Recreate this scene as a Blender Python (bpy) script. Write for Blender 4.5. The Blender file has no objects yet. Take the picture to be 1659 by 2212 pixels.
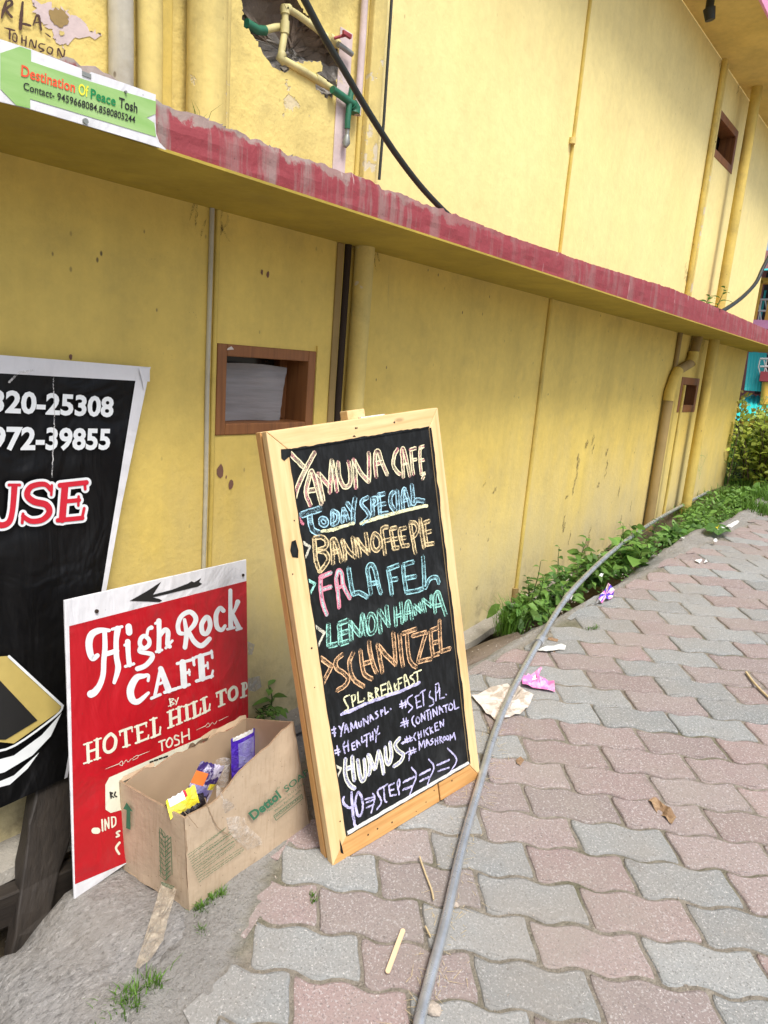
import bpy, bmesh, math, random
import numpy as np
from mathutils import Vector, noise as mnoise
rnd = random.Random(7)
S = bpy.context.scene
col = S.collection
R = math.radians
# ------------------------------------------------------------------ camera
CAMZ = 1.30                     # eye height above the world origin
FPX, PITCH, ROLL, YAW = 1504.67, 0.2121952, 0.0781419, 0.6663477   # focal length for a 1659 x 2212 picture
CX, CY = 829.5, 1106.0
fw = np.array([-math.sin(YAW)*math.cos(PITCH), math.cos(YAW)*math.cos(PITCH), -math.sin(PITCH)])
rt = np.array([math.cos(YAW), math.sin(YAW), 0.0]); up = np.cross(rt, fw)
rt2 = math.cos(ROLL)*rt + math.sin(ROLL)*up
up2 = -math.sin(ROLL)*rt + math.cos(ROLL)*up
EYE = np.array([0, 0, CAMZ])
cam = bpy.data.cameras.new('camera'); cam_o = bpy.data.objects.new('camera', cam); col.objects.link(cam_o)
from mathutils import Matrix
cam_o.matrix_world = Matrix(((rt2[0], up2[0], -fw[0], 0), (rt2[1], up2[1], -fw[1], 0), (rt2[2], up2[2], -fw[2], CAMZ), (0, 0, 0, 1)))
cam.sensor_fit = 'VERTICAL'; cam.sensor_height = 36.0; cam.lens = 36.0*FPX/2212.0
cam.clip_start = 0.02; cam.clip_end = 3000
S.camera = cam_o
S.render.resolution_x, S.render.resolution_y = 768, 1024
# ------------------------------------------------------------------ sky, sun, exposure
SUN_EL, SUN_AZ = R(59), R(112)          # azimuth clockwise from +Y
w = bpy.data.worlds.new('World'); S.world = w; w.use_nodes = True
nt = w.node_tree; bg = nt.nodes['Background']
sky = nt.nodes.new('ShaderNodeTexSky'); sky.sky_type = 'NISHITA'; sky.sun_disc = False
sky.sun_elevation = SUN_EL; sky.sun_rotation = SUN_AZ
sky.air_density = 1.0; sky.dust_density = 4.0; sky.ozone_density = 0.6
nt.links.new(sky.outputs[0], bg.inputs[0]); bg.inputs[1].default_value = 0.125
sun = bpy.data.lights.new('sun', 'SUN'); sun.energy = 2.3; sun.angle = R(20); sun.color = (1.0, 0.965, 0.91)
sun_o = bpy.data.objects.new('sun', sun); col.objects.link(sun_o)
sd = Vector((math.sin(SUN_AZ)*math.cos(SUN_EL), math.cos(SUN_AZ)*math.cos(SUN_EL), math.sin(SUN_EL)))
sun_o.rotation_euler = sd.to_track_quat('Z', 'Y').to_euler(); sun_o.location = (6, -2, 8)
S.view_settings.view_transform = 'Standard'; S.view_settings.look = 'None'
S.view_settings.exposure = 0.66; S.view_settings.gamma = 1.0
S.cycles.max_bounces = 6; S.cycles.transparent_max_bounces = 12

# ------------------------------------------------------------------ measuring helpers
XW = -1.45           # wall plane
XL = -1.13           # front of the projecting slabs
ZL = 0.322+CAMZ      # underside of the lower slab
ZSOF = 1.887+CAMZ    # underside of the upper slab
YEND = 6.67
def ray(x, y):
    return rt2*((x-CX)/FPX) - up2*((y-CY)/FPX) + fw
class Plane:
    def __init__(s, p, n):
        s.p = np.array(p, float); s.n = np.array(n, float); s.n = s.n/np.linalg.norm(s.n)
        if s.n @ (EYE-s.p) < 0: s.n = -s.n
    def hit(s, x, y, off=0.0):
        d = ray(x, y); t = ((s.p+s.n*off-EYE) @ s.n)/(d @ s.n); return EYE+d*t
def PX(c, x, y): return ((c[0]+x/c[2])/1.35624, (c[1]+y/c[2])/1.35624)
WALL = Plane((XW, 0, 0), (1, 0, 0)); LEDGE = Plane((XL, 0, 0), (1, 0, 0))
GN = np.array([0.04048174, -0.13132782, 0.99051211]); GP = EYE+np.array([-0.71071157, 1.61256102, -1.05685152])
GROUND = Plane(GP, GN)
LA = np.array([0.861, 0.507, 0.032]); LB = np.array([-0.507, 0.852, 0.134])   # paver bond directions
def zs(x, y):
    """street surface"""
    x = max(-1.6, min(x, 4.0)); yy = max(y, -4.0)
    z = CAMZ - 1.2873691869/GN[2] - GN[0]/GN[2]*x
    s0, s1, a, b = -GN[1]/GN[2], 0.012, 3.1, 4.1
    if yy < a: return z+s0*yy
    z += s0*a
    t = min(yy, b)-a; z += s0*t+(s1-s0)*t*t/(2*(b-a))
    if yy > b: z += s1*(yy-b)
    return z
def interp(x, pts):
    if x <= pts[0][0]: return pts[0][1]
    for (a, b), (c, d) in zip(pts, pts[1:]):
        if x <= c: return b+(d-b)*(x-a)/(c-a)
    return pts[-1][1]
EDGE = [(-3, -.45), (.3, -.66), (.67, -.82), (.96, -.985), (1.3, -1.08), (1.7, -1.085), (2.0, -1.065), (2.27, -1.03), (2.57, -1.0), (2.85, -.962), (3.57, -.86), (4.5, -.80), (6, -.84), (9, -.9)]
BASE = [(-3, -1.10+CAMZ), (.6, -1.103+CAMZ), (2.46, -1.11+CAMZ), (2.89, -1.07+CAMZ), (6.67, -.84+CAMZ), (9, -.80+CAMZ)]
def sstep(a, b, x):
    t = max(0.0, min(1.0, (x-a)/(b-a))); return t*t*(3-2*t)
def fbm(x, y, z, o=3):
    return mnoise.fractal(Vector((x, y, z)), 1.0, 2.0, o)

# ------------------------------------------------------------------ mesh collector
class MB:
    def __init__(s): s.v = []; s.f = []; s.m = []; s.sm = []; s.gc = []; s.fc = []
    def add(s, vs, fs, m=0, smooth=False, gc=None, fc=None):
        o = len(s.v); s.v += [tuple(map(float, p)) for p in vs]
        s.gc += [tuple(map(float, p)) for p in (gc if gc is not None else vs)]
        for f in fs:
            s.f.append(tuple(i+o for i in f)); s.m.append(m); s.sm.append(smooth); s.fc.append(fc or (1, 1, 1, 1))
    def box(s, c, sx, sy, sz, ax=None, m=0, jit=0.0):
        """box centred at c, axes ax = (X,Y,Z) unit vectors"""
        ax = ax or (np.array([1., 0, 0]), np.array([0, 1., 0]), np.array([0, 0, 1.]))
        c = np.array(c, float); vs = []; gc = []
        for i in (-1, 1):
            for j in (-1, 1):
                for k in (-1, 1):
                    vs.append(c+ax[0]*i*sx/2+ax[1]*j*sy/2+ax[2]*k*sz/2+np.array([rnd.uniform(-jit, jit) for _ in range(3)]))
                    gc.append((i*sx/2+c[0], j*sy/2+c[1], k*sz/2+c[2]))
        s.add(vs, [(0, 1, 3, 2), (4, 6, 7, 5), (0, 4, 5, 1), (2, 3, 7, 6), (0, 2, 6, 4), (1, 5, 7, 3)], m, gc=gc)
    def tube(s, pts, r, seg=12, m=0, caps=True, arc=None):
        pts = [np.array(p, float) for p in pts]; n = len(pts); rs = r if isinstance(r, (list, tuple)) else [r]*n
        prev = None; vs = []
        for i, p in enumerate(pts):
            t = pts[min(i+1, n-1)]-pts[max(i-1, 0)]; t = t/(np.linalg.norm(t)+1e-12)
            if prev is None:
                a = np.array([0, 0, 1.]) if abs(t[2]) < .9 else np.array([0, 1., 0])
            else: a = prev
            u = a-t*(a @ t); u = u/np.linalg.norm(u); prev = u; q = np.cross(t, u)
            for k in range(seg):
                an = 2*math.pi*k/seg; vs.append(p+rs[i]*(u*math.cos(an)+q*math.sin(an)))
        fs = []
        for i in range(n-1):
            for k in range(seg):
                a = i*seg+k; b = i*seg+(k+1) % seg; fs.append((a, b, b+seg, a+seg))
        s.add(vs, fs, m, True)
        if caps:
            s.add(vs[:seg], [tuple(range(seg))[::-1]], m); s.add(vs[-seg:], [tuple(range(seg))], m)
    def prism(s, poly, d, m=0):
        """polygon (3d points) extruded by vector d"""
        n = len(poly); d = np.array(d, float)
        vs = [np.array(p, float) for p in poly]+[np.array(p, float)+d for p in poly]
        s.add(vs, [tuple(range(n))[::-1], tuple(range(n, 2*n))]+[(i, (i+1) % n, (i+1) % n+n, i+n) for i in range(n)], m)
    def build(s, name, mats, parent=None, origin=None):
        me = bpy.data.meshes.new(name); base = np.array(origin if origin is not None else (0, 0, 0), float)
        o = bpy.data.objects.new(name, me)
        if parent is not None:
            root = parent
            while root.parent: root = root.parent
            base = np.array(root.location)
        me.from_pydata([tuple(np.array(p)-base) for p in s.v], [], s.f)
        for mm in (mats if isinstance(mats, (list, tuple)) else [mats]): me.materials.append(mm)
        me.polygons.foreach_set('material_index', s.m); me.polygons.foreach_set('use_smooth', s.sm)
        a = me.attributes.new('gc', 'FLOAT_VECTOR', 'POINT'); a.data.foreach_set('vector', [c for p in s.gc for c in p])
        b = me.attributes.new('fc', 'FLOAT_COLOR', 'FACE'); b.data.foreach_set('color', [c for p in s.fc for c in p])
        me.update()
        col.objects.link(o)
        if parent is not None:
            o.parent = parent
        else: o.location = tuple(base)
        return o
def bevel(o, wd, seg=2):
    m = o.modifiers.new('bevel', 'BEVEL'); m.width = wd; m.segments = seg; m.limit_method = 'ANGLE'; m.angle_limit = R(35); return o
def tag(o, label=None, cat=None, group=None, kind=None):
    if label: o['label'] = label
    if cat: o['category'] = cat
    if group: o['group'] = group
    if kind: o['kind'] = kind
    return o
def empty(name, loc, label, cat, group=None):
    o = bpy.data.objects.new(name, None); o.location = tuple(loc); o.empty_display_size = .05; col.objects.link(o)
    return tag(o, label, cat, group)
def fill(outer, holes=(), m=0, mb=None):
    """flat polygon with holes"""
    bm = bmesh.new(); es = []
    for loop in [outer]+list(holes):
        vs = [bm.verts.new(tuple(p)) for p in loop]
        es += [bm.edges.new((vs[i], vs[(i+1) % len(vs)])) for i in range(len(vs))]
    bmesh.ops.triangle_fill(bm, use_beauty=True, use_dissolve=False, edges=es)
    bm.verts.index_update()
    vs = [tuple(v.co) for v in bm.verts]; fs = [tuple(v.index for v in f.verts) for f in bm.faces]; bm.free()
    return vs, fs
def orient(vs, fs, n):
    out = []
    for f in fs:
        a, b, c = (np.array(vs[i]) for i in f[:3])
        out.append(f if np.cross(b-a, c-a) @ np.array(n) > 0 else tuple(reversed(f)))
    return out
def smooth_path(p, k=5, closed=False):
    p = [np.array(q, float) for q in p]
    if len(p) == 2: return p
    if closed: p = p[:-1] if np.allclose(p[0], p[-1]) else p
    n = len(p); out = []
    rng = range(n) if closed else range(n-1)
    for i in rng:
        if closed: a, b, c, d = p[(i-1) % n], p[i], p[(i+1) % n], p[(i+2) % n]
        else: a, b, c, d = p[max(i-1, 0)], p[i], p[i+1], p[min(i+2, n-1)]
        for j in range(k):
            t = j/k
            out.append(.5*((2*b)+(-a+c)*t+(2*a-5*b+4*c-d)*t*t+(-a+3*b-3*c+d)*t**3))
    out.append(p[0] if closed else p[-1])
    return out
_lift = [0]
def ribbon(mb, pl, pts, wd, off=.0006, m=0, cap=True, lift=True, jag=0.0):
    """brush stroke lying on plane pl through 3d points"""
    if lift: _lift[0] = (_lift[0]+1) % 9; off = off+_lift[0]*.00006
    n = pl.n; P = [np.array(p)+n*off for p in pts]; N = len(P)
    ws = wd if isinstance(wd, (list, tuple)) else [wd]*N
    if len(ws) != N: ws = [interp(i/(N-1), [(k/(len(ws)-1), v) for k, v in enumerate(ws)]) for i in range(N)]
    L = []; Rr = []
    for i in range(N):
        a = P[max(i-1, 0)]; b = P[min(i+1, N-1)]; t = b-a; t = t/(np.linalg.norm(t)+1e-12)
        s = np.cross(n, t); j = 1+jag*rnd.uniform(-1, 1)
        L.append(P[i]+s*ws[i]/2*j); Rr.append(P[i]-s*ws[i]/2*(2-j))
    vs = L+Rr; fs = [(N+i, N+i+1, i+1, i) for i in range(N-1)]
    mb.add(vs, fs, m)
    if cap:
        for e, q in ((0, -1), (N-1, 1)):
            a = P[max(e-1, 0)]; b = P[min(e+1, N-1)]; t = b-a; t = t/(np.linalg.norm(t)+1e-12); s = np.cross(n, t)
            c = [P[e]+ws[e]/2*(s*math.cos(an)+t*q*math.sin(an)) for an in [math.pi*k/6 for k in range(7)]]
            f = tuple(range(7)); mb.add(c, orient(c, [f], n), m)
def smooth2(p, k=6):
    closed = len(p) > 3 and p[0] == p[-1]
    if len(p) == 2: return [np.array(p[0])+(np.array(p[1])-np.array(p[0]))*i/5 for i in range(6)], False
    q = [np.array([a[0], a[1], 0.0]) for a in p]
    return [v[:2] for v in smooth_path(q, k, closed)], closed
def brush(mb, pl, crop, spec, off=.001, m=0, extra=0.0, jag=0.0):
    '''brush stroke "x,y x,y:w/w" measured in a crop of the photo and laid on plane pl'''
    s2, w_ = spec.split(':'); P, closed = smooth2([tuple(map(float, q.split(','))) for q in s2.split()]); N = len(P)
    w0 = [float(x)+extra for x in w_.split('/')]; ws = [interp(i/(N-1), [(k/max(1, len(w0)-1), v) for k, v in enumerate(w0)]) if len(w0) > 1 else w0[0] for i in range(N)]
    _lift[0] = (_lift[0]+1) % 9; off = off+_lift[0]*.00006
    h = lambda q: pl.hit(*PX(crop, q[0], q[1]), off)
    L, Rr, T = [], [], []
    for i in range(N):
        a, b = (P[i-1 if i else N-2], P[(i+1) if i < N-1 else 1]) if closed else (P[max(i-1, 0)], P[min(i+1, N-1)])
        t = b-a; t = t/(np.linalg.norm(t)+1e-9); T.append(t); n2 = np.array([-t[1], t[0]]); j = 1+jag*rnd.uniform(-1, 1)
        L.append(h(P[i]+n2*ws[i]/2*j)); Rr.append(h(P[i]-n2*ws[i]/2*j))
    vs = L+Rr; fs = [(N+i, N+i+1, i+1, i) for i in range(N-1)]; mb.add(vs, orient(vs, fs, pl.n), m)
    if not closed:
        for e, q in ((0, -1), (N-1, 1)):
            t = T[e]; n2 = np.array([-t[1], t[0]]); c = [h(P[e]+ws[e]/2*(n2*math.cos(an)+t*q*math.sin(an))) for an in [math.pi*k/7 for k in range(8)]]
            mb.add(c, orient(c, [tuple(range(8))], pl.n), m)
def tr(pl, c, s):
    """'x,y x,y' in a crop -> 3d points on a plane"""
    return [pl.hit(*PX(c, *map(float, q.split(',')))) for q in s.split()]
_fontcache = {}
def text_mesh(body, bold=0.0):
    cu = bpy.data.curves.new('t', 'FONT'); cu.body = body; cu.offset = bold; cu.resolution_u = 3
    o = bpy.data.objects.new('t', cu); col.objects.link(o)
    dg = bpy.context.evaluated_depsgraph_get(); me = o.evaluated_get(dg).to_mesh()
    vs = np.array([v.co[:2] for v in me.vertices]) if len(me.vertices) else np.zeros((0, 2)); fs = [tuple(p.vertices) for p in me.polygons]
    o.evaluated_get(dg).to_mesh_clear(); bpy.data.objects.remove(o); bpy.data.curves.remove(cu)
    return vs, fs
def text_on(mb, pl, body, p0, p1, ptop, bold=0.0, off=.0008, m=0, ref='H'):
    vs, fs = text_mesh(body, bold); rv, _ = text_mesh(ref, bold); ch = rv[:, 1].max()
    x0, x1 = vs[:, 0].min(), vs[:, 0].max()
    P0, P1, T = (np.array(q) for q in (p0, p1, ptop))
    out = [P0+(P1-P0)*(x-x0)/(x1-x0)+(T-P0)*y/ch+pl.n*off for x, y in vs]
    mb.add(out, orient(out, fs, pl.n), m)

# ------------------------------------------------------------------ materials
def new_mat(name):
    m = bpy.data.materials.new(name); m.use_nodes = True; t = m.node_tree; b = t.nodes['Principled BSDF']; return m, t, b
class G:
    """small node graph writer"""
    def __init__(s, t): s.t = t
    def n(s, typ, **kw):
        nd = s.t.nodes.new(typ)
        for k, v in kw.items(): setattr(nd, k, v)
        return nd
    def l(s, a, b): s.t.links.new(a, b)
    def coord(s, scale=(1, 1, 1), attr=False, rot=(0, 0, 0)):
        if attr: o = s.n('ShaderNodeAttribute', attribute_name='gc').outputs['Vector']
        else: o = s.n('ShaderNodeTexCoord').outputs['Object']
        mp = s.n('ShaderNodeMapping'); mp.inputs['Scale'].default_value = scale; mp.inputs['Rotation'].default_value = rot; s.l(o, mp.inputs[0]); return mp.outputs[0]
    def noise(s, vec, scale, detail=4, rough=.55, dist=0):
        nd = s.n('ShaderNodeTexNoise'); nd.inputs['Scale'].default_value = scale; nd.inputs['Detail'].default_value = detail
        nd.inputs['Roughness'].default_value = rough; nd.inputs['Distortion'].default_value = dist
        if vec is not None: s.l(vec, nd.inputs['Vector'])
        return nd.outputs['Fac']
    def voro(s, vec, scale, out='Distance', rand=1):
        nd = s.n('ShaderNodeTexVoronoi'); nd.inputs['Scale'].default_value = scale; nd.inputs['Randomness'].default_value = rand
        if vec is not None: s.l(vec, nd.inputs['Vector'])
        return nd.outputs[out]
    def ramp(s, f, stops):
        r = s.n('ShaderNodeValToRGB'); e = r.color_ramp.elements
        while len(e) < len(stops): e.new(.5)
        for q, (p, c) in zip(e, stops):
            q.position = p; q.color = (c, c, c, 1) if isinstance(c, (int, float)) else tuple(c)+(1,)
        s.l(f, r.inputs[0]); return r.outputs[0]
    def mix(s, f, a, b, typ='MIX'):
        x = s.n('ShaderNodeMix', data_type='RGBA', blend_type=typ)
        for sock, v in ((x.inputs[0], f), (x.inputs[6], a), (x.inputs[7], b)):
            if isinstance(v, (int, float)): sock.default_value = v
            elif isinstance(v, tuple): sock.default_value = v+(1,) if len(v) == 3 else v
            else: s.l(v, sock)
        return x.outputs[2]
    def math(s, op, a, b=0.0):
        x = s.n('ShaderNodeMath', operation=op)
        for sock, v in ((x.inputs[0], a), (x.inputs[1], b)):
            if isinstance(v, (int, float)): sock.default_value = v
            else: s.l(v, sock)
        return x.outputs[0]
    def bump(s, h, st, dist, bsdf):
        b = s.n('ShaderNodeBump'); b.inputs['Strength'].default_value = st; b.inputs['Distance'].default_value = dist
        s.l(h, b.inputs['Height']); s.l(b.outputs[0], bsdf.inputs['Normal'])
def plain(name, c, rough=.6, metal=0.0, var=.12, scale=30, bump=0.0, spec=.5):
    m, t, b = new_mat(name); g = G(t); v = g.coord()
    f = g.noise(v, scale)
    g.l(g.mix(f, tuple(x*(1-var*1.6) for x in c), tuple(min(1, x*(1+var*1.2)) for x in c)), b.inputs['Base Color'])
    b.inputs['Roughness'].default_value = rough; b.inputs['Metallic'].default_value = metal; b.inputs['Specular IOR Level'].default_value = spec
    if bump: g.bump(g.noise(v, scale*2), bump, .002, b)
    return m
def paint_wall(name, ca, cb, dirt=.5, flake=0.0, speck=.5, streak=.35, bumpst=.35, flakec=(.55, .47, .45), dust=False, fth=.645, mot=.80):
    m, t, b = new_mat(name); g = G(t); v = g.coord()
    base = g.mix(g.ramp(g.noise(v, 1.3, 6, .6), [(.3, 0.), (.7, 1.)]), ca, cb)
    base = g.mix(g.math('MULTIPLY', g.ramp(g.noise(g.coord((1, 1, .07)), 9, 5, .6), [(.48, 0.), (.72, 1.)]), streak), base, tuple(x*.62 for x in ca), 'MIX')
    base = g.mix(1.0, base, g.ramp(g.noise(v, 3.6, 7, .68), [(.30, mot), (.68, 1.06)]), 'MULTIPLY'); base = g.mix(1.0, base, g.ramp(g.noise(v, 24, 5, .7), [(.30, .93), (.68, 1.04)]), 'MULTIPLY')
    # rubbed, blotchy grime
    base = g.mix(g.math('MULTIPLY', g.ramp(g.noise(v, 5.5, 8, .7), [(.52, 0.), (.78, 1.)]), dirt), base, (.22, .17, .07))
    # small flecks where paint came off
    vor = g.ramp(g.voro(g.coord((1, 1, .55)), 26), [(.055, 1.), (.10, 0.)])
    msk = g.ramp(g.noise(v, 3.1, 3), [(.50, 0.), (.62, 1.)])
    base = g.mix(g.math('MULTIPLY', g.math('MULTIPLY', vor, msk), speck), base, (.10, .065, .03))
    fine = g.ramp(g.voro(v, 95), [(.05, 1.), (.12, 0.)])
    base = g.mix(g.math('MULTIPLY', g.math('MULTIPLY', fine, g.ramp(g.noise(v, 7, 3), [(.55, 0.), (.7, 1.)])), speck*.8), base, (.16, .11, .05))
    # worn vertical drips
    dr = g.ramp(g.noise(g.coord((1, 1, .11)), 34, 4, .6), [(.66, 0.), (.74, 1.)])
    dm = g.ramp(g.noise(g.coord((1, 1, .5)), 2.6, 3), [(.54, 0.), (.68, 1.)])
    base = g.mix(g.math('MULTIPLY', g.math('MULTIPLY', dr, dm), speck*.8), base, (.17, .13, .07))
    h = g.noise(v, 60, 6, .6)
    if dust:                                                     # light gradient painted in, paler towards the foot, with dusty splash and blotches
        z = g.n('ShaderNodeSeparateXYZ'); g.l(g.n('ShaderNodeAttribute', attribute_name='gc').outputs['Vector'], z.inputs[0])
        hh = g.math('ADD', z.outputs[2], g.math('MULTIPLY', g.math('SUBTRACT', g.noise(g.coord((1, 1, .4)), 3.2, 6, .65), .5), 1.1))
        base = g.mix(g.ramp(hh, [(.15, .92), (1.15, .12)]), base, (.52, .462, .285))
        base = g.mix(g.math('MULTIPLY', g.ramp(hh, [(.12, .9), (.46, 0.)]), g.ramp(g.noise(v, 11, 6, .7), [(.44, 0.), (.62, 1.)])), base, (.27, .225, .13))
    if flake:
        fl = g.ramp(g.noise(v, 7.5, 7, .62), [(fth, 0.), (fth+.015, 1.)])
        base = g.mix(g.math('MULTIPLY', fl, flake), base, flakec); h = g.math('SUBTRACT', h, fl)
    g.l(base, b.inputs['Base Color']); b.inputs['Roughness'].default_value = .75; b.inputs['Specular IOR Level'].default_value = .25
    g.bump(g.math('ADD', h, g.math('MULTIPLY', g.noise(v, 4, 3), 2.5)), bumpst, .004, b)
    return m
YA, YB = (.77, .585, .14), (.70, .515, .11)
M = {}
M['wall_low'] = paint_wall('shaded_yellow_wall_paint', YA, YB, .30, 0, 1.0, .3, .45, dust=True, mot=.87)  # same yellow as the upper wall, deepened for the shade under the slab
M['wall_up'] = paint_wall('lit_yellow_wall_paint', (.83, .715, .33), (.80, .68, .29), .08, 0, .35, .12, mot=.95)  # same yellow, lightened for the stronger light on the upper wall
M['wall_old'] = paint_wall('flaking_yellow_paint', (.78, .65, .25), (.70, .54, .15), .62, .55, 1.0, .45, .7, flakec=(.56, .52, .46))
M['pipe_paint'] = paint_wall('yellow_painted_pipe', (.70, .55, .16), (.58, .42, .09), .6, 0, 1.0, .7)
M['pipe_old'] = paint_wall('worn_yellow_painted_pipe', (.76, .64, .26), (.62, .47, .13), .6, .6, 1.0, .8, flakec=(.56, .54, .50), fth=.585)
M['pipe_brown'] = paint_wall('brown_grey_painted_pipe', (.36, .26, .11), (.30, .21, .08), .4, 0, .5, .5)
M['pipe_grey'] = paint_wall('greyish_white_pipe', (.42, .42, .42), (.58, .53, .34), .5, 0, 1.0, .7)
M['pink_white'] = paint_wall('pinkish_bare_plaster', (.66, .55, .54), (.60, .50, .50), .3, .3, .6, flakec=(.72, .58, .2))
M['slab_under'] = paint_wall('slab_underside_shaded_paint', (.50, .385, .07), (.40, .30, .05), .35, 0, .6)  # wall yellow darkened to put the underside's shade into the paint
def red_fascia():
    m, t, b = new_mat('red_fascia_paint'); g = G(t); v = g.coord()
    base = g.mix(g.noise(v, 3, 4), (.235, .030, .040), (.285, .045, .056))
    yy0 = g.n('ShaderNodeSeparateXYZ'); g.l(g.n('ShaderNodeAttribute', attribute_name='gc').outputs['Vector'], yy0.inputs[0])
    st = g.noise(g.coord((1, 1, .09)), 26, 5, .65); mk = g.ramp(g.noise(v, 3.2, 3), [(.40, 0.), (.62, 1.)])
    base = g.mix(g.math('MULTIPLY', g.ramp(st, [(.47, 0.), (.60, 1.)]), g.math('MINIMUM', 1.0, g.math('ADD', g.math('MULTIPLY', mk, .5), g.math('MULTIPLY', g.ramp(yy0.outputs[1], [(.12, .75), (.40, .05)]), 1.0)))), base, (.27, .19, .175))
    base = g.mix(g.math('MULTIPLY', g.ramp(g.noise(g.coord((1, 1, .07)), 48, 3), [(.68, 0.), (.72, 1.)]), .6), base, (.60, .47, .45))
    base = g.mix(g.ramp(g.voro(v, 60), [(.05, .8), (.11, 0.)]), base, (.12, .05, .05))
    z = g.n('ShaderNodeSeparateXYZ'); g.l(g.n('ShaderNodeAttribute', attribute_name='gc').outputs['Vector'], z.inputs[0])
    up_ = g.math('ADD', z.outputs[2], g.math('MULTIPLY', g.math('SUBTRACT', g.noise(v, 11, 6, .65), .5), 1.7))
    y_ = g.ramp(z.outputs[1], [(.12, 1.), (.42, .0)])
    base = g.mix(g.math('MULTIPLY', g.ramp(up_, [(.80, 0.), (.88, 1.)]), g.math('ADD', g.math('MULTIPLY', y_, .9), .03)), base, (.30, .26, .23))
    g.l(base, b.inputs['Base Color']); b.inputs['Roughness'].default_value = .7
    g.bump(g.noise(v, 70, 6, .65), .5, .004, b); return m
M['red'] = red_fascia()
def stone(name, ca, cb, sp=.6, scale=1.0, bumpst=.6, specks=True):
    m, t, b = new_mat(name); g = G(t); v = g.coord()
    base = g.mix(g.ramp(g.noise(v, 3*scale, 6, .65), [(.3, 0.), (.7, 1.)]), ca, cb)
    base = g.mix(g.math('MULTIPLY', g.ramp(g.noise(v, 220*scale, 3, .7), [(.55, 0.), (.7, 1.)]), sp), base, tuple(x*.42 for x in ca))
    base = g.mix(g.math('MULTIPLY', g.ramp(g.noise(g.coord((1, 1, 1), rot=(.5, .3, 1)), 170*scale, 3, .7), [(.58, 0.), (.72, 1.)]), sp), base, tuple(min(.85, x*1.9) for x in cb))
    if specks: base = g.mix(g.ramp(g.voro(v, 70*scale), [(.06, .55), (.13, 0.)]), base, (.72, .70, .66))
    g.l(base, b.inputs['Base Color']); b.inputs['Roughness'].default_value = .85; b.inputs['Specular IOR Level'].default_value = .2
    g.bump(g.math('ADD', g.noise(v, 120*scale, 5, .7), g.math('MULTIPLY', g.noise(v, 18*scale, 5, .6), 1.5)), bumpst, .006, b); return m
M['concrete'] = stone('rough_grey_concrete', (.30, .285, .25), (.24, .225, .195), .5, .8, .8)
M['plinth'] = stone('pale_concrete', (.34, .325, .29), (.28, .26, .22), .4, .7)
def rock_mat():
    m, t, b = new_mat('grey_gneiss'); g = G(t); v = g.coord((1, .5, 1), rot=(0, 0, .5)); v0 = g.coord()
    base = g.mix(g.ramp(g.noise(v, 85, 6, .72, .6), [(.34, 0.), (.66, 1.)]), (.205, .20, .192), (.345, .338, .325))
    base = g.mix(g.ramp(g.noise(v, 170, 4, .7, .4), [(.56, 0.), (.68, .6)]), base, (.50, .49, .475))
    base = g.mix(g.ramp(g.noise(v, 150, 4, .7, .4), [(.38, .6), (.46, 0.)]), base, (.085, .082, .078))
    base = g.mix(g.ramp(g.noise(v0, 5, 5, .6), [(.45, 0.), (.75, .5)]), base, (.25, .22, .18))
    g.l(base, b.inputs['Base Color']); b.inputs['Roughness'].default_value = .8
    g.bump(g.math('ADD', g.noise(v, 90, 6, .7), g.noise(v0, 14, 5)), 1.0, .012, b); return m
M['rock'] = rock_mat()
M['slab_brown'] = stone('brown_stone', (.20, .165, .13), (.15, .12, .095), .6, .6, 1.0)
M['soil'] = stone('drain_shade_soil', (.085, .068, .045), (.13, .105, .07), .5, .6, .9)  # only used below the plinth lip, its dark tone paints the drain's shade
M['hole'] = stone('broken_brown_masonry', (.24, .19, .145), (.13, .10, .08), .7, .25, 1.0, False)
M['hole_grey'] = stone('broken_grey_mortar', (.36, .335, .30), (.25, .23, .205), .6, .3, 1.0)
def ground_mat():
    m, t, b = new_mat('concrete_and_joint_dirt'); g = G(t); v = g.coord()
    base = g.mix(g.ramp(g.noise(v, 2.5, 6, .6), [(.35, 0.), (.7, 1.)]), (.345, .338, .318), (.275, .268, .25))
    base = g.mix(g.ramp(g.noise(v, 48, 5, .75), [(.50, 0.), (.66, .35)]), base, (.17, .16, .145)); base = g.mix(g.ramp(g.noise(g.coord(rot=(.4, .2, 1)), 75, 4, .75), [(.56, 0.), (.68, .5)]), base, (.42, .41, .385))
    base = g.mix(g.ramp(g.noise(v, 130, 4, .7), [(.56, 0.), (.72, .7)]), base, (.12, .11, .09))
    base = g.mix(g.ramp(g.voro(v, 55), [(.06, .6), (.14, 0.)]), base, (.62, .60, .55))
    a = g.n('ShaderNodeAttribute', attribute_name='gc')      # x: joint dirt, y: damp soil
    x = g.n('ShaderNodeSeparateXYZ'); g.l(a.outputs['Vector'], x.inputs[0])
    dirt = g.mix(g.ramp(g.noise(v, 45, 5, .7), [(.3, 0.), (.7, 1.)]), (.20, .18, .145), (.36, .33, .275))
    dirt = g.mix(g.ramp(g.noise(v, 4, 3), [(.52, 0.), (.68, .55)]), dirt, (.12, .13, .06))
    base = g.mix(x.outputs[0], base, dirt)
    soil = g.mix(g.noise(v, 30, 5), (.055, .045, .028), (.14, .115, .075))
    base = g.mix(x.outputs[1], base, soil)
    g.l(base, b.inputs['Base Color']); b.inputs['Roughness'].default_value = .9; b.inputs['Specular IOR Level'].default_value = .15
    g.bump(g.math('ADD', g.noise(v, 110, 5, .7), g.math('MULTIPLY', g.noise(v, 22, 4), 1.6)), 1.0, .012, b); return m
M['ground'] = ground_mat()
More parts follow.
